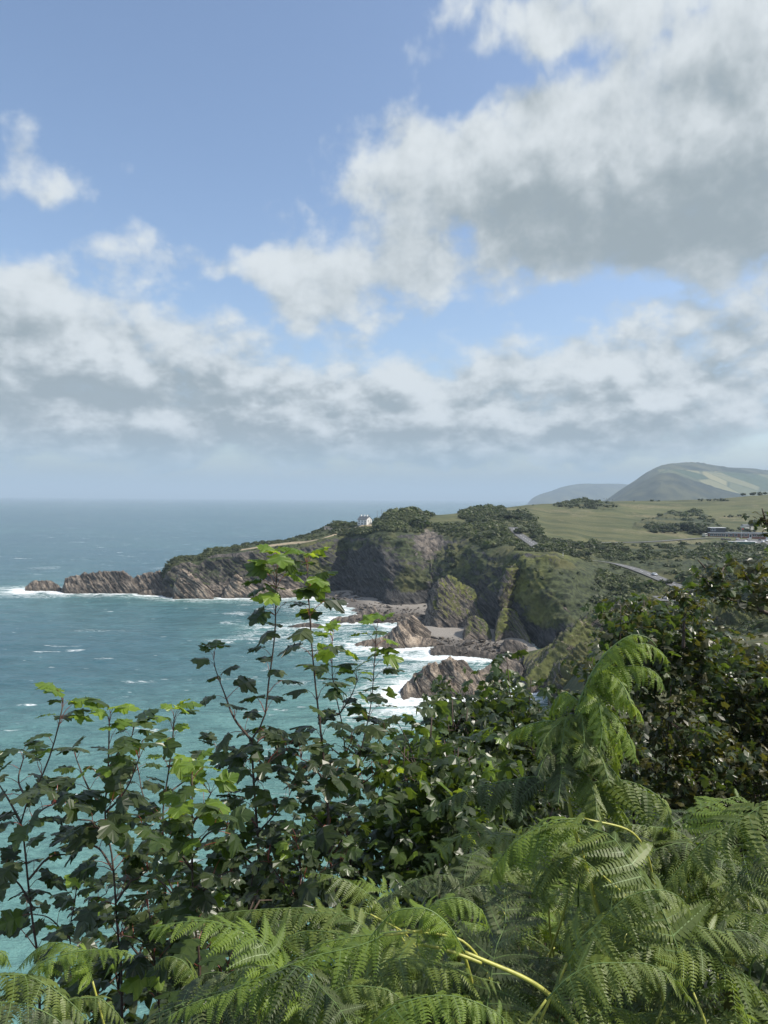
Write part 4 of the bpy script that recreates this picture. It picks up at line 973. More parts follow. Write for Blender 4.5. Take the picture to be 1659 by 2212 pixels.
def scatter_scrub():
    V, N, veg, field, rr, uu, U, Vv, path = LAND
    Nn = grid_normals(V)
    rs = np.random.RandomState(11)
    md = np.minimum.reduce(ROAD_MASK)
    ok = (veg > 0.55) & (field < 0.25) & (path < 0.3) & ~((U > 1515) & (Vv > 1138) & (Vv < 1180)) & (rr > 1.6) & (rr < 7.2) & (U < 1760) & (md > 7.0) & ~((np.abs(U - 790) < 24) & (np.abs(Vv - 1130) < 14))
    dens = sstep(fbm(V / 24.0, 3, 41), -0.35, 0.35)
    w = np.where(ok, 0.25 + dens, 0.0); w = np.where((uu < 720), w * 0.18, w); w = np.where((rr < 4.15) & (uu < 1290), w * 0.05, w); w = np.where((uu > 960) & (uu < 1290) & (rr < 5.0), w * .55, w)
    w = np.where(uu > 1290, w * (0.12 + 1.2 * sstep(fbm(V / 38.0, 3, 61), -0.15, 0.3)), w)
    near = V[..., 1] < 260; w = np.where(near, w * 0.8, w)
    w = w.ravel() / w.sum(); idx = rs.choice(w.size, 8200, p=w)
    pts = V.reshape(-1, 3)[idx] + rs.normal(size=(len(idx), 3)) * np.array([.8, .8, 0]); pts[:, 2] -= 0.25
    sz = rs.gamma(5.0, 0.30, len(idx)) + 0.5; sz *= np.where(pts[:, 1] > 600, 1.2, 1.0) * np.where(uu.ravel()[idx] < 720, .6, 1) * np.where((rr.ravel()[idx] < 4.0) & (uu.ravel()[idx] < 1290), .6, 1)
    sz *= np.where(rs.rand(len(idx)) < .06, 1.9, 1.0) * np.where(np.abs(pts[:, 0]) < 1e9, rs.uniform(.7, 1.1, len(idx)), 1)
    tint = np.clip(0.20 + 0.60 * fbm(pts / 32.0, 3, 77) + rs.normal(size=len(idx)) * .15, -0.1, .75)
    # olive bracken near the cliff tops
    o = clumps('scrub', pts, sz, tint); tag(o, kind='stuff')
scatter_scrub()

def rubble():
    rs = np.random.RandomState(31); VV = []; FF = []; off = 0
    ico = np.array([(-1, .6, 0), (1, .6, 0), (-1, -.6, 0), (1, -.6, 0), (0, 0, .8), (.3, .1, -.6)])
    f = np.array([(0, 2, 4), (2, 3, 4), (3, 1, 4), (1, 0, 4), (0, 5, 2), (2, 5, 3), (3, 5, 1), (1, 5, 0)])
    spots = [(rs.uniform(770, 940), rs.uniform(1302, 1342), 1.1) for _ in range(420)] + [(rs.uniform(930, 1120), rs.uniform(1376, 1412), .8) for _ in range(480)] + [(rs.uniform(1070, 1150), rs.uniform(1415, 1450), 1.2) for _ in range(200)] + [(rs.uniform(700, 930), 1285 + rs.normal() * 8, 2.2) for _ in range(260)]
    for u, v, k in spots:
        p = PZ(u, v, 1.0 + rs.uniform(-.3, .6)); s = rs.gamma(2.0, .28) * k + .15
        R_ = np.array(Euler(rs.uniform(-1, 1, 3) * (.5, .5, 3.1)).to_matrix())
        q = (ico * (1 + .25 * rs.normal(size=(6, 1))) * (s, s * .8, s * .6)) @ R_.T + p
        VV.append(q); FF.append(f + off); off += 6
    V = np.concatenate(VV); n = len(V)
    o = link('rubble', mesh('rubble', V, np.concatenate(FF), False, {'veg': np.zeros(n), 'field': np.zeros(n), 'path': np.zeros(n), 'warm': np.repeat(rs.uniform(.1, .8, n // 6), 6)}, [M_LAND])); tag(o, kind='stuff')
rubble()
def bush(label, u, v, w_px, h_px, Y=None, name='bush', cat='bush', n=9, tint=0.1, group=None, trunk=False, seed=0):
    rs = np.random.RandomState(seed + int(u))
    p = hit(u, v) if Y is None else P(u, v, Y)
    mpp = p[1] / FPX; W_ = w_px * mpp; H_ = h_px * mpp * (0.5 if u < 1200 else 0.68)
    o = empty(name, tuple(p)); tag(o, label, cat, group)
    s = max(0.5, min(H_ * 0.42, W_ * 0.30)); cs = []; ss = []
    for k in range(n):
        x = rs.uniform(-.5, .5) * (W_ - s); y = rs.uniform(-.5, .5) * (W_ * .6 - s * .5)
        e = math.sqrt(max(0, 1 - (2 * x / W_) ** 2))
        z = rs.uniform(0.15, 1.0) * e * (H_ - s) if not trunk else H_ * .25 + rs.uniform(0, 1) * e * (H_ * .75 - s * .7)
        cs.append((x, y, max(z, 0.0))); ss.append(s * rs.uniform(.7, 1.15))
    f = clumps('crown' if trunk else 'foliage', np.array(cs), np.array(ss), rs.uniform(-.05, .12, n) + tint, o, rs=rs)
    f['kind'] = 'stuff'
    mb = MB()
    mb.tube([(0, 0, -1.0), (0.1, 0, H_ * .35), (.1, .1, H_ * .6)], [.22, .15, .08], 6)
    for a in (-1, 1): mb.tube([(0, 0, H_ * .1), (a * W_ * .15, .2, H_ * .4), (a * W_ * .24, .3, H_ * .62)], [.12, .08, .04], 5)
    mb.build('trunk' if trunk else 'stem', M_BARK, o)
bush('round dark gorse knoll left of the white house', 735, 1138, 62, 20, n=22, tint=.05)
bush('bushy dark knoll rising right of the white house', 868, 1117, 60, 9, n=22, tint=.12)
bush('thin dark bush line on the far golf course edge', 1037, 1104, 50, 9, n=14, tint=.1)
bush('tall dark tree clump beside the coast road', 1098, 1122, 56, 27, n=26, tint=.0, name='tree_clump', cat='trees', trunk=True)
bush('broad scrubby thicket below the tall clump by the road', 1130, 1150, 80, 26, n=30, tint=.06)
bush('left rounded bush crowning the golf course hilltop', 1262, 1084, 22, 14, n=9, tint=.0)
bush('right rounded bush crowning the golf course hilltop', 1282, 1085, 22, 11, n=9, tint=.02)
bush('long low gorse bank under the hilltop bushes', 1275, 1094, 110, 11, n=26, tint=.03)
bush('small bush alone on the golf course left crest', 1152, 1092, 7, 6, n=4, tint=.0)
bush('small dark bush on the crest right of the walkers', 1370, 1083, 9, 4, n=4, tint=.0)
bush('dark bush on the skyline under the blue hill', 1412, 1083, 26, 7, n=8, tint=.0)
bush('dark hedge climbing the right skyline, lower part', 1540, 1082, 60, 11, n=16, tint=.0, name='hedge', cat='hedge')
bush('dark hedge climbing the right skyline, upper part', 1640, 1070, 80, 14, n=18, tint=.0, name='hedge', cat='hedge')
bush('wooded dark mound above the clubhouse drive', 1470, 1145, 110, 32, n=46, tint=.0)
bush('smooth dark bracken slope left of the wooded mound', 1430, 1150, 60, 18, n=20, tint=.06)
bush('dark trees hugging the left end of the clubhouse', 1512, 1155, 40, 26, n=18, tint=.0, name='tree_clump', cat='trees', trunk=True)
bush('dark hedge of trees behind the clubhouse roof', 1590, 1148, 70, 15, Y=CLUB_Y + 22, n=22, tint=.0, name='hedge', cat='hedge')
bush('round dark tree beside the white shed', 1630, 1140, 22, 24, Y=CLUB_Y + 45, n=10, tint=.0, name='tree', cat='tree', trunk=True)
bush('low gorse patch on the field above the shed', 1590, 1117, 50, 10, n=12, tint=.05)
bush('dark low hedge beside the clubhouse drive', 1556, 1174, 26, 6, Y=CLUB_Y - 35, n=8, tint=.0, name='hedge', cat='hedge')
bush('big round bush above the road bend', 1345, 1190, 34, 22, n=12, tint=.05)
bush('rounded bush behind the cliff top marker post', 1265, 1200, 30, 20, n=12, tint=.03)
bush('dark bush overhanging the road behind the silver car', 1334, 1252, 30, 24, n=12, tint=.0)
bush('dark tree at the roadside above the camper van', 1440, 1262, 26, 18, n=10, tint=.0, name='tree', cat='tree', trunk=True)
# ---------------------------------------------------------------- the slope underfoot
def near_slope():
    xs = np.concatenate([np.linspace(-160, -14, 60), np.linspace(-13, 14, 110), np.linspace(15, 240, 90)])
    ys = np.concatenate([np.linspace(-14, 14, 110), np.linspace(15, 262, 110)])
    X, Y = np.meshgrid(xs, ys)
    q = X - 0.30 * Y
    top = 68.35 - 0.55 * np.clip(Y - 1.2, 0, 8) - 0.19 * np.clip(Y - 9.2, 0, 260) + 0.02 * np.clip(-Y, 0, 14)
    Z = top + 1.35 * np.minimum(q + 0.2, 0) + 0.10 * np.maximum(q, 0) * sstep(Y, 0, 8)
    Z = np.maximum(Z, -4)
    p = np.stack([X, Y, Z], -1)
    Z += 0.16 * fbm(p / 1.3, 3, 91) * (Z > 0) + sstep(Y, 20, 60) * 2.0 * fbm(p / 14.0, 3, 92) * (Z > 0)
    p[..., 2] = Z
    me = mesh('near_slope', p.reshape(-1, 3), grid_faces(*X.shape), True, {'veg': np.ones(X.size), 'field': np.zeros(X.size), 'path': np.zeros(X.size), 'warm': np.full(X.size, .5)}, [M_LAND])
    o = link('near_slope', me); tag(o, kind='structure')
    return xs, ys, Z
NX, NY, NZ = near_slope()
def slope_z(x, y):
    i = min(max(int(np.searchsorted(NX, x)) - 1, 0), len(NX) - 2); j = min(max(int(np.searchsorted(NY, y)) - 1, 0), len(NY) - 2)
    return float(NZ[j, i])

# ---------------------------------------------------------------- leaves
def leaf_material(name, dark, light, trans, tf=0.35, rough=0.36):
    m, t, out = mat(name)
    oi = t.n('ShaderNodeObjectInfo').outputs['Random']; at = t.n('ShaderNodeAttribute', attribute_name='tint').outputs['Fac']
    geo = t.n('ShaderNodeNewGeometry')
    tc_ = t.n('ShaderNodeTexCoord').outputs['Object']
    r = t.m('FRACT', t.m('ADD', oi, at))
    blot = t.noise(geo.outputs['Position'], 26.0, 3, 0.6)
    f = t.m('ADD', t.m('MULTIPLY', r, 0.75), t.m('MULTIPLY', t.m('SUBTRACT', blot, 0.5), 0.9), clamp=True)
    c = t.mix(f, dark, light)
    # paler underside
    c = t.mix(t.m('MULTIPLY', geo.outputs['Backfacing'], 0.45), c, tuple(min(1, k * 1.3 + 0.03) for k in light))
    b = t.n('ShaderNodeBsdfPrincipled', ins={'Base Color': c, 'Roughness': rough, 'Specular IOR Level': 0.5})
    tr = t.n('ShaderNodeBsdfTranslucent', ins={'Color': t.mix(f, tuple(k * .55 for k in trans), trans)})
    mx = t.n('ShaderNodeMixShader', ins={0: tf, 1: b, 2: tr}); t.L.new(mx.outputs[0], out.inputs[0]); return m
M_LEAF_OLD = leaf_material('leaf_dark', (0.018, 0.032, 0.014), (0.080, 0.105, 0.040), (0.15, 0.22, 0.02), 0.34)
M_LEAF_MID = leaf_material('leaf_green', (0.026, 0.050, 0.017), (0.085, 0.125, 0.034), (0.20, 0.30, 0.03), 0.38)
M_LEAF_YOUNG = leaf_material('leaf_young', (0.11, 0.19, 0.028), (0.24, 0.34, 0.05), (0.52, 0.66, 0.05), 0.50)
M_LEAF_BROWN = leaf_material('leaf_brownish', (0.024, 0.030, 0.013), (0.115, 0.105, 0.036), (0.22, 0.22, 0.03), 0.34)
M_LEAF_DEAD = leaf_material('leaf_withered', (0.10, 0.035, 0.015), (0.22, 0.09, 0.03), (0.25, 0.08, 0.02), 0.2)
M_PETIOLE = simple('leaf_stalk', (0.22, 0.055, 0.04), 0.5, scale=30)
M_STEM = simple('young_bark', (0.070, 0.048, 0.036), 0.75, scale=60, var=0.35)
M_FERN = [leaf_material('fern_green', (0.066, 0.100, 0.018), (0.195, 0.240, 0.048), (0.30, 0.42, 0.03), 0.36, 0.5),
          leaf_material('fern_lime', (0.105, 0.165, 0.026), (0.250, 0.340, 0.055), (0.46, 0.60, 0.06), 0.45, 0.5),  # brightened so upper fronds look sunlit, light put into the colour
          leaf_material('fern_blue', (0.042, 0.062, 0.022), (0.125, 0.150, 0.055), (0.14, 0.21, 0.06), 0.30, 0.5)]  # darker tone painted to match bracken in shade
M_RACHIS = simple('fern_stalk', (0.36, 0.36, 0.07), 0.45, scale=40, var=0.2)
M_RACHIS_G = simple('fern_rib', (0.11, 0.17, 0.045), 0.5, scale=40, var=0.2)
M_TAN = simple('dry_stalk', (0.36, 0.22, 0.09), 0.6, scale=30, var=.2)

# half outline of a sycamore blade, joint at the origin, tip at x = 1
HALF = [(-.06, .08), (-.14, .22), (-.12, .36), (-.02, .36), (.04, .46), (.12, .42), (.20, .38), (.27, .50), (.36, .52), (.42, .62), (.50, .60), (.60, .63), (.60, .52), (.64, .46), (.60, .38), (.58, .30), (.68, .31), (.75, .25), (.82, .26), (.88, .15), (.94, .11)]
def blade(seed, low=False):
    r = np.random.RandomState(seed)
    h = HALF if not low else [(-0.12, 0.18), (-0.02, 0.42), (0.20, 0.30), (0.38, 0.52), (0.62, 0.64), (0.55, 0.32), (0.74, 0.26)]
    pts = [(x, y) for x, y in h] + [(1.0, 0.0)] + [(x, -y) for x, y in h[::-1]]
    pts = np.array(pts); pts += r.normal(size=pts.shape) * (0.016 if not low else .03); pts[:, 1] *= r.uniform(.86, 1.02)
    ctr = [(0.0, 0.0), (0.30, 0.0), (0.55, 0.0)] if not low else [(0.25, 0.0)]
    allp = np.vstack([np.array(ctr), pts])
    x, y = allp[:, 0], allp[:, 1]
    k1, k2, k3 = r.uniform(.15, .5), r.uniform(-.35, .1), r.uniform(-.25, .25)
    z = -k1 * np.maximum(x, 0) ** 2 + k2 * np.abs(y) + k3 * x * y - 0.25 * y * y
    z += 0.05 * np.sin(y * 17 + seed) * (np.abs(y) > .1) + 0.03 * r.normal(size=len(x)) * (np.abs(y) > .25)
    V = np.stack([x, y, z], 1); n = len(pts); c0 = len(ctr); F = []
    for i in range(n):
        j = (i + 1) % n
        mx_ = (pts[i, 0] + pts[j, 0]) / 2
        c = 0 if low else (0 if mx_ < .12 else (1 if mx_ < .56 else 2))
        F.append((c, c0 + j, c0 + i))
    if not low: # close the seams between fan centres
        for s in (1, -1):
            idx = range(n // 2) if s == 1 else range(n // 2, n - 1)
        for i in range(n):
            j = (i + 1) % n
        def cen(i): 
            j = (i + 1) % n; mx_ = (pts[i, 0] + pts[j, 0]) / 2; return 0 if mx_ < .12 else (1 if mx_ < .56 else 2)
        for i in range(n):
            a, b = cen(i - 1), cen(i)
            if a != b: F.append((a, b, c0 + i))
    return V, F
def leaf_mesh(name, seed, m_blade, pet=0.75):
    r = np.random.RandomState(seed + 50)
    V, F = blade(seed)
    mb = MB(); lift = r.uniform(.25, .5)
    P0 = [(0, 0, 0), (pet * .5, 0, lift * .75), (pet, 0, lift)]
    mb.tube(P0, [.022, .015, .013], 3, 1, False)
    tilt = r.uniform(-.5, .1); c, s = math.cos(tilt), math.sin(tilt)
    W_ = [(pet + x * c - z * s * 0 + 0, y, lift + x * s + z) for x, y, z in V]
    mb.add(W_, F, 0)
    return mesh(name, mb.v, mb.f, False, {'tint': np.full(len(mb.v), 0.0)}, [m_blade, M_PETIOLE], mb.mi)
LEAVES = {k: [leaf_mesh('sycamore_leaf', 10 * i + 3, m) for i in range(6)] for k, m in (('old', M_LEAF_OLD), ('mid', M_LEAF_MID), ('young', M_LEAF_YOUNG), ('brown', M_LEAF_BROWN), ('dead', M_LEAF_DEAD))}

def smooth_path(ctrl, n):
    c = np.array(ctrl, float); t = np.concatenate([[0], np.cumsum(np.linalg.norm(np.diff(c, axis=0), axis=1))])
    return hermite(t, c, np.linspace(0, t[-1], n)), t[-1]
def place_leaf(root, origin, pos, d, size, age, rs, roll=0.35):
    """a leaf whose stalk leaves POS along D; blade roughly level"""
    d = np.array(d, float); d /= np.linalg.norm(d)
    up = np.array([0, 0, 1.0]) + rs.normal(size=3) * roll * 0.8
    y = np.cross(up, d); y /= max(np.linalg.norm(y), 1e-6); z = np.cross(d, y)
    o = bpy.data.objects.new('leaf', LEAVES[age][rs.randint(6)]); COL.objects.link(o); o.parent = root
    M = Matrix(((d[0] * size, y[0] * size, z[0] * size, pos[0] - origin[0]), (d[1] * size, y[1] * size, z[1] * size, pos[1] - origin[1]), (d[2] * size, y[2] * size, z[2] * size, pos[2] - origin[2]), (0, 0, 0, 1)))
    o.matrix_local = M
def sapling(label, stem, Y, branches=(), size=0.13, node=0.11, bare=0.0, seed=0, age_top='young', age=('old',) * 5 + ('mid',), r0=0.016, Yb=None, root_down=0.6, top_n=3, dead=0, crown=5):
    rs = np.random.RandomState(seed)
    Yb = Yb or Y
    n_ = len(stem)
    pts = [P(u, v, Yb + (Y - Yb) * i / (n_ - 1)) for i, (u, v) in enumerate(stem)]
    gz = slope_z(pts[0][0], pts[0][1]); base = np.array([pts[0][0] + .02, pts[0][1] + .1, min(gz - 0.1, pts[0][2] - 0.3)])
    org = base.copy(); root = empty('sycamore_sapling', tuple(base)); tag(root, label, 'sapling')
    full, L = smooth_path([base] + pts, 60)
    mb = MB(); mb.tube(full - org, np.linspace(r0 * 1.25, 0.0035, 60), 6); mb.build('stem', M_STEM, root, True)
    def dress(path, L_, s0, top, count_scale=1.0, phase=0.0, ages=age):
        seglen = np.linalg.norm(np.diff(path, axis=0), axis=1); cum = np.concatenate([[0], np.cumsum(seglen)])
        s = L_ * s0; k = 0
        while s < L_:
            f = s / L_; p = np.array([np.interp(s, cum, path[:, q]) for q in range(3)]); i = min(int(np.searchsorted(cum, s)), len(path) - 2)
            t = path[i + 1] - path[max(i - 1, 0)]; t /= np.linalg.norm(t)
            rem = L_ - s
            sz = 1.08 * size * (1.0 if rem > .35 else 0.62 + 0.38 * rem / .35) * rs.uniform(.8, 1.2)
            a0 = phase + k * 1.57 + rs.uniform(-.4, .4)
            for q in (0, math.pi):
                if rs.rand() < .10: continue
                a = a0 + q + rs.uniform(-.3, .3); h = np.array([math.cos(a), math.sin(a), 0]); h -= t * (h @ t); h /= np.linalg.norm(h)
                d = h + t * rs.uniform(.15, .7) + np.array([0, 0, rs.uniform(-.25, .15)])
                ag = top if (rem < top_len) else ages[rs.randint(len(ages))]
                if rem < top_len and rs.rand() < .25: ag = 'mid'
                place_leaf(root, org, p, d, sz * rs.uniform(.75, 1.15), ag, rs, .26 if p[2] > 67.9 else .42)
            k += 1; s += node * (1.42 if Y < 4.5 else 1.22) * (0.6 + 0.5 * min(1, rem / .4)) * rs.uniform(.8, 1.2)
        if crown and top == age_top and path is full:
            for q in range(crown):
                f = rs.uniform(0, .42); k_ = L_ - f; p = np.array([np.interp(k_, cum, path[:, w]) for w in range(3)]); a = rs.uniform(0, 6.28)
                place_leaf(root, org, p, (math.cos(a), math.sin(a), rs.uniform(-.2, .9)), size * rs.uniform(.75, 1.15) * (1.1 if crown > 8 else 1), 'young' if rs.rand() < .6 else 'mid', rs, .5)
        for q in range(top_n + 1):
            a = rs.uniform(0, 6.28); place_leaf(root, org, path[-1], (math.cos(a), math.sin(a), .8), size * rs.uniform(.65, 1.0), top, rs, .3)
    top_len = 0.30
    dress(full, L, bare, age_top)
    for (bp, ab) in branches:
        bpts = [P(u, v, Y + dy) for (u, v, dy) in bp]
        pth, bl = smooth_path(bpts, 24)
        mb = MB(); mb.tube(pth - org, np.linspace(r0 * .55, .003, 24), 5); mb.build('branch', M_STEM, root, True)
        top_len = 0.16
        dress(pth, bl, 0.12, ab, phase=rs.uniform(0, 3))
    for q in range(dead):
        k = rs.randint(20, 50); place_leaf(root, org, full[k], (rs.normal(), rs.normal(), -.4), size * .8, 'dead', rs)
    return root
sapling('leftmost sycamore sapling, its stem forking by the left edge', [(84, 2080), (76, 2031), (62, 1920), (51, 1811), (45, 1777), (70, 1715), (97, 1662), (122, 1586), (136, 1522)], 3.7, [([(45, 1777, 0), (20, 1730, .1), (-5, 1690, .15)], 'mid'), ([(50, 1800, 0), (90, 1750, -.2), (120, 1735, -.3)], 'old'), ([(62, 1900, 0), (110, 1850, .1), (160, 1845, .2)], 'old'), ([(70, 1960, 0), (30, 1900, 0), (5, 1895, 0)], 'old'), ([(60, 1730, 0), (40, 1680, .2), (50, 1640, .3)], 'mid')], size=.115, node=.105, seed=1, r0=.013, bare=.12)
sapling('second sapling from the left with red leaf stalks', [(262, 2090), (254, 2011), (243, 1859), (226, 1748), (232, 1690), (234, 1651), (236, 1562)], 3.7, [([(226, 1748, 0), (190, 1700, .2), (165, 1640, .3)], 'old'), ([(228, 1755, 0), (275, 1700, -.2), (300, 1640, -.2)], 'mid'), ([(245, 1880, 0), (210, 1830, .2), (170, 1830, .3)], 'old'), ([(238, 1800, 0), (200, 1775, -.3), (150, 1770, -.3)], 'old'), ([(234, 1660, 0), (262, 1615, 0), (285, 1590, .1)], 'mid'), ([(250, 1950, 0), (290, 1900, 0), (320, 1880, .1)], 'old')], size=.12, node=.10, seed=2, r0=.013, bare=.12)
sapling('thin sapling just right of the second, pale leaf rosette at its tip', [(400, 2050), (385, 1950), (354, 1869), (352, 1760), (362, 1680), (371, 1619), (376, 1554)], 4.1, [([(352, 1780, 0), (310, 1720, .2), (300, 1670, .3)], 'old'), ([(356, 1720, 0), (395, 1690, .1), (420, 1670, .1)], 'old'), ([(360, 1850, 0), (330, 1800, -.1), (310, 1790, -.1)], 'old'), ([(380, 1940, 0), (340, 1900, 0), (300, 1890, 0)], 'old')], size=.115, node=.095, seed=3, r0=.011, bare=.12)
sapling('yellow green leafed sapling before the darker ones', [(430, 2060), (420, 1997), (416, 1900), (415, 1810), (415, 1740), (415, 1673)], 3.4, [([(416, 1850, 0), (450, 1800, -.1), (490, 1790, -.15)], 'mid'), ([(416, 1880, 0), (380, 1840, -.1), (350, 1835, -.15)], 'mid'), ([(418, 1960, 0), (460, 1900, -.1), (500, 1880, -.1)], 'old'), ([(416, 1780, 0), (440, 1740, .1), (455, 1715, .1)], 'young')], size=.12, node=.08, seed=4, r0=.012, bare=.10, age=('mid', 'young', 'mid', 'old'), dead=2)
sapling('dark forked sapling in the middle, twin leaders against the sea', [(576, 2070), (564, 1928), (555, 1782), (547, 1671), (544, 1596), (560, 1572), (565, 1567), (580, 1476), (594, 1362), (596, 1280), (599, 1212)], 5.4, [([(544, 1600, 0), (511, 1560, 0), (485, 1499, .1), (466, 1447, .15), (462, 1425, .15)], 'mid'), ([(548, 1680, 0), (500, 1640, .3), (470, 1630, .3)], 'old'), ([(548, 1690, 0), (590, 1640, -.3), (620, 1620, -.3)], 'old'), ([(556, 1790, 0), (520, 1740, .2), (490, 1735, .2)], 'old'), ([(556, 1800, 0), (600, 1750, -.2), (625, 1720, -.2)], 'old'), ([(545, 1620, 0), (570, 1590, .3), (600, 1610, .4)], 'old'), ([(560, 1880, 0), (510, 1840, 0), (480, 1830, 0)], 'old')], size=.145, node=.115, crown=13, seed=5, r0=.02, bare=.08, age=('old',) * 7 + ('mid',), age_top='young')
sapling('tallest sapling, lime topped, standing before the far beach', [(728, 2000), (715, 1880), (710, 1778), (703, 1681), (692, 1573), (681, 1476), (671, 1362), (666, 1274), (663, 1220)], 5.4, [([(705, 1700, 0), (740, 1640, .2), (760, 1600, .2)], 'old'), ([(703, 1690, 0), (670, 1650, -.2), (650, 1640, -.3)], 'old'), ([(712, 1800, 0), (670, 1760, .1), (640, 1750, .1)], 'old'), ([(714, 1860, 0), (750, 1800, 0), (775, 1785, 0)], 'old')], size=.15, node=.11, crown=10, seed=6, r0=.018, bare=.08, age=('old', 'old', 'old', 'mid'), age_top='young')
sapling('short lime tipped sapling between the two tallest', [(758, 1900), (752, 1760), (747, 1638), (738, 1560), (725, 1500), (717, 1446), (718, 1385)], 6.0, [([(745, 1640, 0), (700, 1600, .2), (690, 1570, .2)], 'old'), ([(750, 1700, 0), (790, 1660, .2), (810, 1640, .2)], 'mid'), ([(735, 1540, 0), (760, 1500, 0), (772, 1470, 0)], 'young')], size=.145, node=.12, seed=7, r0=.014, bare=.08, age=('old', 'mid', 'mid'), age_top='young')
sapling('slender sapling with lime top before the orange tinted rocks', [(745, 1880), (765, 1694), (781, 1616), (801, 1524), (808, 1443), (813, 1362)], 6.0, [([(772, 1660, 0), (810, 1610, .1), (830, 1580, .1)], 'old'), ([(765, 1700, 0), (800, 1680, -.2), (840, 1650, -.2)], 'mid')], size=.145, node=.12, seed=8, r0=.013, bare=.08, age=('old', 'mid'), age_top='young')
sapling('low dark sapling beneath the leftmost one', [(160, 2120), (150, 2010), (160, 1960), (168, 1890)], 4.3, [([(152, 2030, 0), (100, 1980, 0), (60, 1975, 0)], 'old'), ([(155, 1990, 0), (200, 1950, .1), (230, 1930, .1)], 'old')], size=.11, node=.07, seed=9, r0=.008, bare=.2, age_top='mid')
sapling('drooping leafy shoot low between the dark stems', [(345, 2200), (335, 2100), (330, 2020), (320, 1960)], 3.6, [([(338, 2080, 0), (300, 2030, 0), (260, 2020, 0)], 'old'), ([(335, 2050, 0), (380, 2010, .1), (420, 2000, .1)], 'old')], size=.11, node=.06, seed=19, r0=.008, bare=.15, age_top='old')
sapling('little grey green seedling standing low at the bottom', [(480, 2230), (478, 2160), (485, 2110), (492, 2085)], 2.9, [], size=.10, node=.05, seed=20, r0=.006, bare=.2, age_top='mid', age=('mid', 'old'))
sapling('low leafy shoot behind the arching frond', [(620, 2050), (640, 1960), (650, 1880), (640, 1820)], 5.0, [([(640, 1950, 0), (600, 1890, 0), (580, 1860, 0)], 'old'), ([(645, 1920, 0), (700, 1880, 0), (740, 1860, 0)], 'mid')], size=.13, node=.08, seed=21, r0=.008, bare=.15, age_top='mid')

# ---------------------------------------------------------------- denser sycamore growth
LOWBL = [blade(200 + i, True) for i in range(6)]
LBV = [np.array(v) for v, f in LOWBL]; LBF = np.array(LOWBL[0][1])
def leaf_cloud(name, pos, size, mats, midx, parent, rs, droop=0.5, spread=0.5):
    n = len(pos); w = rs.randint(0, 6, n)
    az = rs.uniform(0, 6.283, n); pitch = rs.normal(-droop, spread, n); roll = rs.normal(0, .45, n)
    d = np.stack([np.cos(az) * np.cos(pitch), np.sin(az) * np.cos(pitch), np.sin(pitch)], 1)
    y = np.stack([-np.sin(az), np.cos(az), 0 * az], 1); z = np.cross(d, y)
    y2 = y * np.cos(roll)[:, None] + z * np.sin(roll)[:, None]; z2 = np.cross(d, y2)
    Vs = np.stack(LBV)[w]                                         # n, k, 3
    sc = (size * rs.uniform(.65, 1.25, n))[:, None, None]
    Vw = (Vs[..., 0:1] * d[:, None] + Vs[..., 1:2] * y2[:, None] + Vs[..., 2:3] * z2[:, None]) * sc + pos[:, None]
    k = Vs.shape[1]; F = (LBF[None] + (np.arange(n) * k)[:, None, None]).reshape(-1, 3)
    tint = np.repeat(rs.uniform(0, 1, n), k)
    me = mesh(name, Vw.reshape(-1, 3), F, False, {'tint': tint}, mats, np.repeat(midx, len(LBF)))
    o = link(name, me, parent); o['kind'] = 'stuff'; return o
def thicket(label, vols, Y, size=0.13, n=900, seed=0, mats=None, mixp=(.75, .2, .05), name='sycamore_bush', cat='bush', stems=6, base=None, depth=1.2, droop=.45, twigs=40, top_age=0.12, rstem=0.03):
    """vols: (u, v, half width, half height) blobs of foliage at distance Y"""
    rs = np.random.RandomState(seed); mpp = Y / FPX
    vols = np.array(vols, float); area = vols[:, 2] * vols[:, 3]
    cs = np.array([P(a, b, Y) for a, b in vols[:, :2]])
    bu = base or (vols[:, 0].mean(), vols[:, 1].max() + vols[:, 3].max())
    b = P(bu[0], bu[1], Y); b[2] = min(b[2], slope_z(b[0], b[1]) - .1)
    root = empty(name, tuple(b)); tag(root, label, cat)
    # sprays: short twigs each with a level fan of leaves
    m = max(8, n // 9)
    w = rs.choice(len(vols), m, p=area / area.sum())
    g = rs.normal(size=(m, 3)); g /= np.linalg.norm(g, axis=1, keepdims=True); g *= rs.uniform(.25, 1, (m, 1)) ** .45
    ctr = cs[w] + g * np.stack([vols[w, 2] * mpp, np.full(m, depth), vols[w, 3] * mpp], 1)
    per = 9; off = rs.normal(size=(m, per, 3)) * np.array([1.25, 1.25, .42]) * size * .95
    pos = (ctr[:, None] + off).reshape(-1, 3)
    # upper shoots poke out of the top of each blob
    mi = rs.choice(len(mixp), len(pos), p=mixp)
    leaf_cloud('foliage', pos - b, size, mats or [M_LEAF_OLD, M_LEAF_MID, M_LEAF_YOUNG], mi, root, rs, droop)
    for k in range(stems):
        t = cs[k % len(cs)] + rs.normal(size=3) * .1; t[2] += vols[k % len(cs), 3] * mpp * .7
        p0 = b + np.array([rs.uniform(-.4, .4), rs.uniform(-.3, .3), 0]); mid = (p0 + t) / 2 + rs.normal(size=3) * np.array([.15, .1, .05])
        pth, L = smooth_path([p0, mid, t], 14); mb = MB(); mb.tube(pth - b, np.linspace(rstem, .006, 14), 5); mb.build('stem', M_STEM, root, True)
    mb = MB()
    for k in rs.choice(m, min(twigs, m), replace=False):
        c = ctr[k]; v0 = cs[w[k]] - np.array([0, 0, vols[w[k], 3] * mpp * .5]); q = (c + v0) / 2 + rs.normal(size=3) * .05
        mb.tube(np.array([v0, q, c]) - b, [.010, .007, .004], 3)
    tw = mb.build('twigs', M_STEM, root, True); tw['kind'] = 'stuff'
    return root
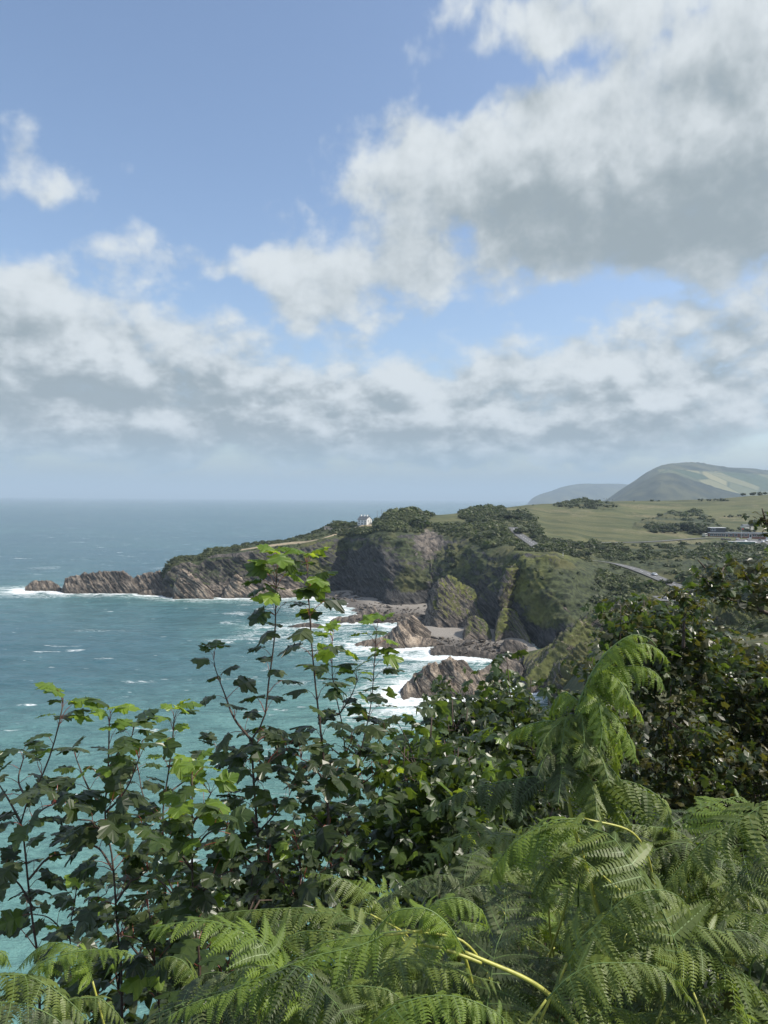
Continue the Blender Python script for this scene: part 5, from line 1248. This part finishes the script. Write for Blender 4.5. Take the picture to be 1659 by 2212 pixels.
def shoots(us):   # narrow leafy spires: (u, v top, height)
    return [(u, v + h * .5, max(8, h * .22), h * .5) for u, v, h in us]
BR = [M_LEAF_BROWN, M_LEAF_OLD, M_LEAF_MID]
thicket('pale green sycamore bush with broad leaves right of the tall saplings', [(905, 1640, 75, 60), (985, 1690, 80, 70), (870, 1720, 60, 70), (1020, 1620, 35, 30), (940, 1780, 110, 60)] + shoots([(930, 1548, 60), (870, 1580, 50), (1000, 1600, 50)]), 6.6, .135, 900, 31, mixp=(.35, .55, .10), base=(940, 1880))
thicket('dark sycamore bush with its spire in front of the sandy cove', [(1100, 1530, 45, 60), (1150, 1590, 60, 60), (1090, 1640, 70, 60), (1180, 1680, 60, 60)] + shoots([(1095, 1418, 110), (1130, 1450, 90), (1068, 1470, 70)]), 9.0, .13, 1100, 32, mixp=(.78, .2, .02), base=(1120, 1800))
thicket('dark bush crown below the big pinkish rock', [(985, 1555, 50, 32), (1035, 1590, 55, 40), (1060, 1650, 60, 50), (960, 1600, 40, 30)] + shoots([(960, 1500, 70), (1010, 1530, 50), (1050, 1530, 50)]), 8.2, .13, 750, 33, mixp=(.85, .14, .01), base=(1010, 1780))
thicket('dark undergrowth bush between the pale bush and the ferns', [(1080, 1760, 120, 50), (1000, 1840, 150, 50), (1200, 1790, 80, 60), (860, 1840, 90, 40)], 7.6, .12, 850, 34, mixp=(.85, .14, .01), base=(1050, 1930))
thicket('shadowy leaves under the middle saplings', [(650, 1870, 80, 40), (760, 1850, 80, 50), (700, 1920, 130, 50), (820, 1900, 90, 50), (590, 1920, 60, 45)], 6.2, .12, 620, 35, mixp=(.75, .24, .01), base=(700, 2000))
thicket('tangled dark leaves low under the left saplings', [(300, 2040, 90, 45), (420, 2010, 80, 50), (520, 1990, 60, 50), (210, 2050, 70, 40), (380, 2090, 130, 50), (480, 2060, 90, 50)], 4.6, .11, 620, 36, mixp=(.8, .19, .01), base=(380, 2150))
thicket('tall sycamore thicket crown nearest the near ridge, sunlit top', [(1385, 1350, 60, 45), (1455, 1350, 55, 50), (1410, 1430, 80, 60), (1500, 1400, 50, 60), (1360, 1400, 40, 35)] + shoots([(1335, 1294, 70), (1415, 1302, 50), (1450, 1302, 50), (1480, 1322, 50), (1390, 1318, 40)]), 11.5, .135, 1900, 37, mats=[M_LEAF_OLD, M_LEAF_MID, M_LEAF_BROWN], mixp=(.45, .25, .30), base=(1420, 1800), depth=1.4)
thicket('dense brownish sycamore thicket at the right edge', [(1590, 1465, 60, 55), (1640, 1455, 50, 55), (1570, 1540, 80, 70), (1650, 1540, 60, 80), (1700, 1500, 60, 90)] + shoots([(1560, 1385, 70), (1600, 1405, 50), (1640, 1375, 70), (1512, 1400, 70)]), 12.0, .135, 2300, 38, mats=BR, mixp=(.5, .35, .15), base=(1600, 1850), depth=1.4)
thicket('shaded lower body of the sycamore thicket behind the tall fern', [(1440, 1520, 70, 70), (1500, 1620, 90, 80), (1420, 1640, 60, 70), (1600, 1660, 90, 80), (1560, 1760, 120, 60), (1440, 1740, 80, 60), (1690, 1660, 60, 120)], 10.5, .13, 2600, 39, mats=BR, mixp=(.55, .40, .05), base=(1520, 1900), depth=1.3, twigs=70)
thicket('bushy sycamore growth behind the fern on the near ridge side', [(1300, 1470, 45, 35), (1260, 1540, 50, 50), (1320, 1560, 50, 60), (1240, 1620, 60, 60), (1330, 1660, 60, 60), (1270, 1440, 30, 18)], 10.0, .12, 1100, 40, mats=BR, mixp=(.35, .60, .05), base=(1280, 1800), depth=1.0)
def spray_branch(label, main, subs, Y, size, seed, mats=BR, mixp=(.6, .25, .15), n=420, spread=.13):
    rs = np.random.RandomState(seed); pts = [P(u, v, Y) for u, v in main]; b = pts[0]
    root = empty('sycamore_branch', tuple(b)); tag(root, label, 'branch')
    pth, L = smooth_path(pts, 30); mb = MB(); mb.tube(pth - b, np.linspace(.028, .006, 30), 6); mb.build('bough', M_STEM, root, True)
    ends = [pth[k] for k in range(8, 30, 2)]
    for s in subs:
        q = [P(u, v, Y + rs.uniform(-.3, .3)) for u, v in s]; q[0] = P(s[0][0], s[0][1], Y); sp, _ = smooth_path(q, 12)
        mb = MB(); mb.tube(sp - b, np.linspace(.012, .004, 12), 5); mb.build('twig', M_STEM, root, True); ends += [sp[k] for k in range(3, 12)] * 2
    e = np.array(ends)[rs.randint(0, len(ends), n)] + rs.normal(size=(n, 3)) * np.array([spread, spread, spread * .6])
    leaf_cloud('foliage', e - b, size, mats, rs.choice(3, n, p=mixp), root, rs, .4); return root
spray_branch('brownish sycamore branch reaching in from the right edge above the thicket', [(1720, 1345), (1659, 1325), (1600, 1300), (1556, 1270), (1530, 1235), (1508, 1210)],
  [[(1600, 1300), (1570, 1290), (1540, 1262)], [(1580, 1288), (1560, 1240), (1570, 1215)], [(1640, 1318), (1620, 1260), (1600, 1225), (1590, 1215)], [(1680, 1330), (1660, 1270), (1640, 1235), (1650, 1220)], [(1556, 1270), (1530, 1262), (1515, 1240)], [(1620, 1305), (1650, 1290), (1680, 1250)]], 7.5, .092, 51, n=260, spread=.10)
spray_branch('leafy twig standing up in front of the coast road', [(1476, 1400), (1478, 1340), (1486, 1300), (1490, 1270), (1488, 1255)], [[(1480, 1320), (1500, 1300), (1508, 1290)], [(1484, 1300), (1470, 1285), (1462, 1280)]], 10.0, .10, 52, n=110, spread=.09)
spray_branch('bare tipped twig at the right edge against the golf course', [(1700, 1240), (1668, 1165), (1655, 1130), (1650, 1112), (1646, 1098)], [[(1662, 1150), (1650, 1130), (1641, 1118)], [(1655, 1130), (1662, 1118), (1664, 1106)]], 7.0, .07, 53, n=40, spread=.05)

# ---------------------------------------------------------------- bracken
def leaflet_mesh(seed, mat_, n=15, droop=.35):
    r = np.random.RandomState(seed); mb = MB(); curve = r.uniform(-.28, .28)
    def spine(x): return np.array([x * (1 - droop * .25 * x), curve * x * x, -droop * x * x])
    xs = np.linspace(0, 1, 7); 
    for i in range(6):
        a, b = spine(xs[i]), spine(xs[i + 1]); w = .010 * (1 - xs[i] * .6)
        mb.add([a + (0, w, .004), a - (0, w, -.004), b - (0, w * .8, -.004), b + (0, w * .8, .004)], [(0, 1, 2, 3)], 1)
    for k in range(n):
        x = 0.03 + 0.95 * (k / (n - 1)) ** .95
        ln = 0.235 * (1 - x) ** .62 * min(1, .62 + x * 3) + .022
        for s in (-1, 1):
            o = spine(x); l = ln * r.uniform(.88, 1.1); w = .64 / n * (.9 if x < .8 else .65); fw = .30 + r.uniform(-.06, .06)
            d = np.array([fw, s, -.10 + r.uniform(-.22, .14)]); d /= np.linalg.norm(d); a = np.array([1, -s * fw, 0.0]); a /= np.linalg.norm(a)
            wb = 1.02 / n * (1 if x < .8 else .7)
            p0 = o - a * wb * .5; p1 = o + a * wb * .5; c = o + d * l * .5 + (0, 0, .014)
            m0 = c - a * wb * .36; m1 = c + a * wb * .26; tp = o + d * l + a * wb * .25 - (0, 0, .03)
            if s > 0: mb.add([p0, p1, m1, tp, m0], [(0, 1, 2, 4), (4, 2, 3)], 0)
            else: mb.add([p0, p1, m1, tp, m0], [(1, 0, 4, 2), (2, 4, 3)], 0)
    return mesh('bracken_leaflet', mb.v, mb.f, False, {'tint': np.zeros(len(mb.v))}, [mat_, M_RACHIS_G], mb.mi)
LEAFLET = [[leaflet_mesh(300 + 7 * i + 31 * j, M_FERN[j], 13, (.12, .3, .5, .75, .95)[i]) for i in range(5)] for j in range(3)]
UP = np.array([0, 0, 1.0])
def dress_frond(parent, org, path, L, size, kind, rs, droop=.5, spacing=.30, t0=0.04, side_bias=0.0, narrow=1.0, tipfan=True, lname='leaflet', fwd=.45, flat=False):
    cum = np.concatenate([[0], np.cumsum(np.linalg.norm(np.diff(path, axis=0), axis=1))]); L = cum[-1]
    s = L * t0
    while s < L * .985:
        f = s / L; p = np.array([np.interp(s, cum, path[:, q]) for q in range(3)]); i = min(max(int(np.searchsorted(cum, s)), 1), len(path) - 2)
        t = path[i + 1] - path[i - 1]; t /= np.linalg.norm(t)
        sd_ = np.cross(t, UP); sd_ /= max(np.linalg.norm(sd_), 1e-6)
        prof = min(1, .45 + f * 3.2) * (1 - f) ** .62 + .06
        sz = size * prof
        for sg in (-1, 1):
            dr = droop * rs.uniform(.7, 1.3)
            d = sg * sd_ * (1 - .45 * dr) * (1 + sg * side_bias) + t * (fwd + rs.uniform(-.1, .1)) - UP * dr * rs.uniform(.4, 1.25) + UP * (.35 if rs.rand() < .18 else 0) + rs.normal(size=3) * .17; d /= np.linalg.norm(d)
            y = t - d * (t @ d); y /= max(np.linalg.norm(y), 1e-6); z = np.cross(d, y)
            if z[2] < 0 and abs(z[2]) > .2: y = -y; z = -z
            o = bpy.data.objects.new(lname, LEAFLET[kind][min(4, max(0, int(dr * 3.2 + rs.uniform(-.8, .8))))]); COL.objects.link(o); o.parent = parent
            q = sz * rs.uniform(.78, 1.18)
            o.matrix_local = Matrix(((d[0] * q, y[0] * q, z[0] * q, p[0] - org[0]), (d[1] * q, y[1] * q, z[1] * q, p[1] - org[1]), (d[2] * q, y[2] * q, z[2] * q, p[2] - org[2]), (0, 0, 0, 1)))
        s += max(.010, size * spacing * (0.42 + .62 * prof))
def frond_path(ctrl, Y, dY=0.0):
    n = len(ctrl); return [P(u, v, Y + dY * i / (n - 1)) for i, (u, v) in enumerate(ctrl)]
def frond_part(root, org, ctrl, Y, dY, size, kind, seed, r=.0035, **kw):
    rs = np.random.RandomState(seed); pth, L = smooth_path(frond_path(ctrl, Y, dY), 26)
    mb = MB(); mb.tube(pth - org, np.linspace(r, .0010, 26), 4); fr = mb.build('frond', M_RACHIS_G, root, True)
    dress_frond(fr, org, pth, L, size, kind, rs, **kw)
def bracken(label, ctrl, Y, dY=0.0, size=.13, kind=0, seed=0, r=.0042, stalk=None, stalkY=None, stalk_mat=None, group=None, **kw):
    """one arching frond: CTRL runs from the root end to the tip"""
    rs = np.random.RandomState(seed); P_ = frond_path(ctrl, Y, dY)
    if stalk: pre = [P(u, v, (stalkY or Y)) for u, v in stalk]
    else:
        b = P_[0]; t = P_[0] - P_[1]; t /= np.linalg.norm(t); g1 = b + t * .15 - UP * .05; g_ = g1 + t * .12 - UP * .30 + np.array([0, .08, 0]); pre = [g_, g1]
    base = pre[0]
    root = empty('bracken_frond', tuple(base)); tag(root, label, 'bracken', group)
    ps, _ = smooth_path(pre + [P_[0]], 12 * len(pre)); mb = MB(); mb.tube(ps - base, np.linspace(r * 1.15, r * .7, len(ps)), 6); mb.build('stalk', stalk_mat or M_RACHIS, root, True)
    pth, L = smooth_path(P_, 34); mb = MB(); mb.tube(pth - base, np.linspace(r * .42, .0008, 34), 4); fr = mb.build('midrib', M_RACHIS_G, root, True)
    if Y < 1.85: size *= .85
    kw.setdefault('spacing', .20); kw['droop'] = kw.get('droop', .6) * rs.uniform(.75, .95)
    dress_frond(root, base, pth, L, size * 1.0, kind, rs, **kw); return root

# the tall fern in the middle: one stalk, many side fronds
def tall_fern():
    ctrl = [(1376, 2200), (1353, 2109), (1327, 2052), (1294, 1975), (1266, 1873), (1240, 1790), (1230, 1740), (1225, 1700), (1230, 1632), (1240, 1560), (1262, 1490), (1298, 1425), (1335, 1388), (1372, 1371), (1403, 1380), (1420, 1398)]
    Y = 2.3; pts = [P(u, v, Y) for u, v in ctrl]; b = pts[0] - np.array([0, 0, .5])
    root = empty('bracken_fern', tuple(b)); tag(root, 'tall sunlit bracken plant with yellow stalk, highest fern in view', 'fern')
    pth, L = smooth_path([b] + pts, 80); mb = MB(); mb.tube(pth[:62] - b, np.linspace(.0095, .005, 62), 8); mb.build('stalk', M_RACHIS, root, True)
    mb = MB(); mb.tube(pth[61:] - b, np.linspace(.005, .0012, 19), 5); mb.build('midrib', M_RACHIS_G, root, True)
    A = [  # control points, distance change, leaflet size, kind, droop
     ([(1240, 1560), (1262, 1490), (1298, 1425), (1335, 1388), (1372, 1371), (1403, 1380)], 0, .105, 1, .75),
     ([(1300, 1425), (1340, 1396), (1392, 1391), (1425, 1405), (1447, 1432)], .05, .075, 1, .8),
     ([(1275, 1465), (1331, 1440), (1387, 1440), (1422, 1460), (1437, 1495)], -.05, .085, 1, .85),
     ([(1262, 1490), (1296, 1474), (1335, 1497), (1370, 1525), (1392, 1560)], .10, .085, 1, .8),
     ([(1250, 1520), (1290, 1520), (1335, 1555), (1362, 1600), (1376, 1650)], -.10, .085, 1, .7),
     ([(1245, 1540), (1275, 1545), (1310, 1590), (1330, 1640), (1338, 1690)], .05, .08, 0, .7),
     ([(1250, 1515), (1222, 1495), (1200, 1512), (1190, 1545)], .1, .07, 1, .9),
     ([(1236, 1580), (1195, 1558), (1148, 1564), (1105, 1582), (1078, 1612)], .12, .075, 1, .95),
     ([(1238, 1570), (1215, 1560), (1180, 1590), (1160, 1640)], -.1, .07, 0, .9),
     ([(1232, 1640), (1205, 1610), (1180, 1630), (1160, 1680)], -.12, .085, 2, .9),
     ([(1228, 1690), (1169, 1678), (1109, 1684), (1050, 1695), (990, 1714), (930, 1748)], .15, .12, 2, 1.0),
     ([(1232, 1640), (1270, 1625), (1310, 1650), (1345, 1690)], -.1, .09, 0, .8),
     ([(1228, 1700), (1286, 1690), (1347, 1686), (1399, 1705), (1434, 1732), (1455, 1785)], -.12, .14, 0, 1.0),
     ([(1228, 1720), (1262, 1705), (1310, 1720), (1350, 1760), (1370, 1800)], .12, .12, 0, .9),
     ([(1238, 1560), (1255, 1540), (1262, 1600), (1250, 1660)], -.14, .075, 0, .6),
     ([(1262, 1500), (1285, 1500), (1300, 1560), (1296, 1620)], -.14, .08, 1, .6),
     ([(1236, 1590), (1262, 1585), (1300, 1640), (1318, 1700)], -.16, .08, 0, .6),
     ([(1234, 1600), (1222, 1620), (1212, 1680), (1205, 1740)], -.15, .08, 2, .6),
     ([(1245, 1545), (1228, 1545), (1215, 1600), (1210, 1650)], -.1, .075, 0, .6),
     ([(1228, 1660), (1262, 1670), (1285, 1720), (1290, 1770)], -.18, .08, 0, .6),
     ([(1280, 1450), (1310, 1450), (1345, 1480), (1362, 1520)], -.1, .07, 1, .7),
     ([(1252, 1515), (1275, 1510), (1320, 1570), (1345, 1640)], .12, .085, 1, .7),
    ]
    for i, (c, dy, sz, kd, dr) in enumerate(A):
        frond_part(root, b, c, Y, dy, sz * 1.3, kd, 400 + i, droop=dr * .8, spacing=.20, r=.0022)
tall_fern()
bracken('bracken frond arching left from the tall fern stalk, lime edged', [(1262, 1768), (1210, 1770), (1168, 1786), (1117, 1815), (1076, 1862), (1050, 1930)], 2.0, -.05, .13, 1, 61, droop=.9)
bracken('pale frond sweeping in from the right edge', [(1700, 1700), (1659, 1730), (1598, 1771), (1527, 1812), (1475, 1868), (1424, 1930)], 2.0, -.1, .17, 0, 62, droop=1.0)
bracken('arched frond with drooping lime tip at lower right', [(1225, 2080), (1260, 2022), (1296, 1991), (1335, 1952), (1363, 1934), (1424, 1922), (1470, 1940), (1500, 1980)], 1.7, 0, .135, 0, 63, droop=.85)
bracken('short curled lime frond at the left end of the yellow stalk', [(1004, 2057), (960, 1990), (912, 1962), (861, 1966), (815, 2005), (790, 2040)], 1.65, 0, .085, 1, 64, droop=.8, stalk=[(1260, 2230), (1168, 2134), (1035, 2070)], r=.006)
bracken('lime frond curling over above the yellow stalk', [(900, 2040), (910, 1985), (940, 1950), (989, 1939), (1035, 1962), (1064, 2020)], 1.7, 0, .095, 1, 65, droop=.8, stalk=[(1040, 2080), (950, 2048)])
bracken('long level frond like a comb below the middle saplings', [(800, 1975), (761, 1966), (684, 1962), (586, 1963), (512, 1969), (440, 1987), (405, 2016)], 2.5, -.1, .125, 0, 66, droop=1.1)
bracken('pale frond leaning left beside the low undergrowth', [(840, 1980), (810, 1943), (767, 1912), (723, 1893), (669, 1885)], 2.6, 0, .12, 0, 67, droop=.8)
bracken('broad bright frond crossing the bottom centre', [(830, 2020), (781, 2041), (684, 2064), (586, 2100), (488, 2144), (415, 2168), (352, 2204)], 1.65, -.1, .14, 1, 68, droop=.8)
bracken('thin lime frond lying above the broad bright one', [(880, 2010), (810, 2018), (740, 2028), (690, 2040), (640, 2072)], 1.8, 0, .09, 1, 69, droop=.7)
bracken('curled pale frond at the left beneath the saplings', [(200, 2120), (180, 2060), (150, 2040), (112, 2036), (73, 2055), (34, 2098)], 2.0, 0, .075, 1, 70, droop=.7)
bracken('light frond pointing right beneath the left saplings', [(40, 2130), (80, 2085), (146, 2060), (220, 2051), (270, 2056), (292, 2074)], 1.9, 0, .085, 1, 71, droop=.6)
bracken('large soft frond filling the bottom left corner', [(-60, 2120), (0, 2105), (49, 2106), (98, 2126), (146, 2160), (195, 2210)], 1.5, 0, .13, 0, 72, droop=.8)
bracken('lower frond hugging the bottom left corner', [(-80, 2190), (-20, 2165), (50, 2170), (120, 2200), (160, 2240)], 1.45, 0, .12, 2, 73, droop=.7)
bracken('frond rising from the bottom left towards the right', [(60, 2230), (110, 2180), (160, 2158), (205, 2155), (250, 2185), (275, 2225)], 1.7, 0, .085, 0, 74, droop=.8)
bracken('tan stemmed frond bending over left of the bottom centre', [(440, 2190), (425, 2130), (400, 2080), (365, 2066), (330, 2090)], 2.1, 0, .085, 0, 75, droop=.8, stalk_mat=M_TAN)
bracken('darker frond beside the tan stemmed one', [(560, 2210), (540, 2160), (510, 2120), (470, 2100), (430, 2110), (400, 2150)], 2.0, 0, .10, 2, 76, droop=.8)
bracken('frond tip hanging in at the far left edge', [(-60, 2060), (-20, 2050), (10, 2062), (25, 2090)], 2.0, 0, .06, 1, 77, droop=.8)
bracken('big shaded frond drooping under the arched one', [(1180, 2160), (1230, 2110), (1300, 2080), (1380, 2080), (1450, 2110), (1500, 2170)], 1.6, 0, .13, 0, 78, droop=.55)
bracken('grey green frond fanning out at the lower right edge', [(1430, 2180), (1480, 2080), (1540, 2020), (1600, 2010), (1680, 2060)], 1.8, 0, .14, 2, 79, droop=.6)
bracken('pale frond pointing to the right edge, below the sweeping one', [(1380, 2060), (1440, 1990), (1520, 1940), (1600, 1930), (1680, 1960)], 2.2, 0, .15, 0, 80, droop=.6)
bracken('bright little frond tip at the bottom right corner', [(1640, 2260), (1615, 2200), (1600, 2160), (1590, 2130)], 1.6, 0, .06, 1, 81, droop=.5)
bracken('upright pale frond in the middle of the right side ferns', [(1480, 2060), (1500, 1960), (1530, 1880), (1580, 1830), (1640, 1820)], 2.6, 0, .16, 0, 82, droop=.7)
bracken('blue green frond lying behind the pale left leaning one', [(760, 2010), (820, 1950), (880, 1910), (950, 1890), (1000, 1900)], 3.0, 0, .14, 2, 83, droop=.5)
bracken('green frond hanging below the lime edged one', [(1290, 1880), (1240, 1850), (1190, 1870), (1150, 1930), (1130, 2000)], 1.95, 0, .13, 0, 84, droop=.8)
bracken('frond lying across the bottom beneath the yellow stalk', [(780, 2230), (860, 2170), (960, 2150), (1060, 2180), (1120, 2230)], 1.5, 0, .12, 1, 85, droop=.55)
bracken('frond at the bottom left of the yellow stalk', [(620, 2240), (680, 2170), (760, 2130), (840, 2140), (900, 2190)], 1.55, 0, .11, 0, 86, droop=.8)
def bracken_world(label, pts, size, kind, seed, group, droop):
    rs = np.random.RandomState(seed); pts = np.asarray(pts) + fbm(np.asarray(pts) * 4.0 + seed, 2, 5)[:, None] * np.array([.04, .03, .02]); base = pts[0] + np.array([0, .05, -.35])
    root = empty('bracken_frond', tuple(base)); tag(root, label, 'bracken', group)
    t = pts[0] - pts[1]; t /= np.linalg.norm(t)
    ps, _ = smooth_path([base, pts[0] + t * .08, pts[0]], 14); mb = MB(); mb.tube(ps - base, np.linspace(.0045, .003, 14), 5); mb.build('stalk', M_RACHIS if rs.rand() < .4 else M_RACHIS_G, root, True)
    pth, L = smooth_path(pts, 30); mb = MB(); mb.tube(pth - base, np.linspace(.0019, .0007, 30), 4); mb.build('midrib', M_RACHIS_G, root, True)
    dress_frond(root, base, pth, L, size * 1.05, kind, rs, droop=droop, spacing=.22)
rs = np.random.RandomState(99); GF = 'bracken fronds in the tangle at the lower right'; k = 0
fills = []
for i in range(16): fills.append((2.7 * rs.uniform(.88, 1.1), 1130 + 560 * (i + rs.rand()) / 16, rs.uniform(1850, 1960)))
for i in range(9): fills.append((2.2 * rs.uniform(.9, 1.1), 1300 + 400 * (i + rs.rand()) / 9, rs.uniform(1960, 2060)))
for i in range(12): fills.append((1.75 * rs.uniform(.95, 1.1), 420 + 1250 * (i + rs.rand()) / 12, rs.uniform(2160, 2260)))
for Yb, n_, (ua, ub), (va, vb) in ((5.2, 16, (1180, 1720), (1900, 1960)), (4.4, 20, (1000, 1720), (1930, 2010)), (3.7, 24, (880, 1700), (1970, 2070)), (3.1, 22, (700, 1700), (2030, 2150)), (2.5, 20, (560, 1700), (2110, 2250)), (2.0, 14, (260, 1700), (2210, 2340))):
    for i in range(n_): fills.append((Yb * rs.uniform(.9, 1.1), ua + (ub - ua) * (i + rs.rand()) / n_, rs.uniform(va, vb)))
for (Yb, u, v) in fills:
    mpp = Yb / FPX; L_ = rs.uniform(.40, .72); az = rs.uniform(-1.9, 1.9) + (-.4 if u > 1400 else 0)
    r0 = P(u, v + rs.uniform(-70, 40) * min(1, 3 / Yb), Yb); hd = np.array([math.sin(az), -math.cos(az) * .8, 0])
    if rs.rand() < .35: hd[1] *= -1
    q = [r0]; el = rs.uniform(.7, 1.15); p_ = r0.copy()
    for t in range(7):
        a = el - t * rs.uniform(.20, .30); p_ = p_ + (hd * math.cos(a) + UP * math.sin(a)) * L_ / 7 + rs.normal(size=3) * .006; q.append(p_.copy())
    if min(x[1] for x in q) < 1.15: continue
    root_ctrl = np.array(q)
    uu_, vv_ = proj(root_ctrl)
    kd = int(rs.choice([0, 0, 2, 2, 1], p=[.30, .25, .13, .12, .20]))
    bracken_world('%s bracken frond %s, %s of the right tangle' % (('mid green', 'lime green', 'dull grey green')[kd], 'arching left' if hd[0] < -.45 else ('arching right' if hd[0] > .45 else ('facing the viewer' if hd[1] < 0 else 'facing the sea')), 'in the front' if Yb < 2.3 else ('in the middle' if Yb < 3.3 else ('at the back' if Yb < 4.0 else 'far edge'))), root_ctrl, rs.uniform(.12, .17), kd, 1000 + k, GF, rs.uniform(.12, .6)); k += 1
# low leafy litter and dark growth closing the ground between the stalks
def understory():
    rs = np.random.RandomState(123); n = 5200
    u = rs.uniform(-60, 1750, n); v = rs.uniform(2060, 2400, n); Y = rs.uniform(2.4, 5.0, n)
    keep = (u > 480 + (v < 2120) * 350) | (v > 2220)
    u, v, Y = u[keep], v[keep], Y[keep]
    d = np.array([P(a, b, c) for a, b, c in zip(u, v, Y)])
    o = leaf_cloud('undergrowth', d, .085, [M_LEAF_OLD, M_LEAF_BROWN, M_FERN[2]], rs.choice(3, len(d), p=(.5, .2, .3)), None, rs, .3, .6); tag(o, kind='stuff')
understory()
def bank_growth():
    rs = np.random.RandomState(321); n = 9000
    Y = rs.uniform(4.5, 16, n) ; X = Y * rs.uniform(.02, .62, n); keep = X > .25 * Y - .6
    X, Y = X[keep], Y[keep]; Z = np.array([slope_z(a, b) for a, b in zip(X, Y)]) + rs.uniform(0, .55, len(X))
    d = np.stack([X, Y, Z], 1)
    o = leaf_cloud('bank_foliage', d, .12, [M_LEAF_OLD, M_LEAF_BROWN, M_FERN[2]], rs.choice(3, len(d), p=(.55, .3, .15)), None, rs, .3, .6); tag(o, kind='stuff')
bank_growth()
# ---------------------------------------------------------------- the air over the bay
def build_haze():
    m, t, out = mat('haze_air')
    vp = t.n('ShaderNodeVolumePrincipled'); vp.inputs['Color'].default_value = (0.64, 0.82, 1.0, 1); vp.inputs['Density'].default_value = 9.0e-5
    vp.inputs['Anisotropy'].default_value = 0.0
    t.L.new(vp.outputs[0], out.inputs['Volume'])
    x0, x1, y0, y1, z0, z1 = -200000., 200000., -200000., 200000., -12., 620.
    v = [(x, y, z) for z in (z0, z1) for y in (y0, y1) for x in (x0, x1)]
    f = [(0, 2, 3, 1), (4, 5, 7, 6), (0, 1, 5, 4), (2, 6, 7, 3), (0, 4, 6, 2), (1, 3, 7, 5)]
    o = link('haze', mesh('haze', v, f, False, None, [m])); tag(o, kind='stuff')
build_haze()
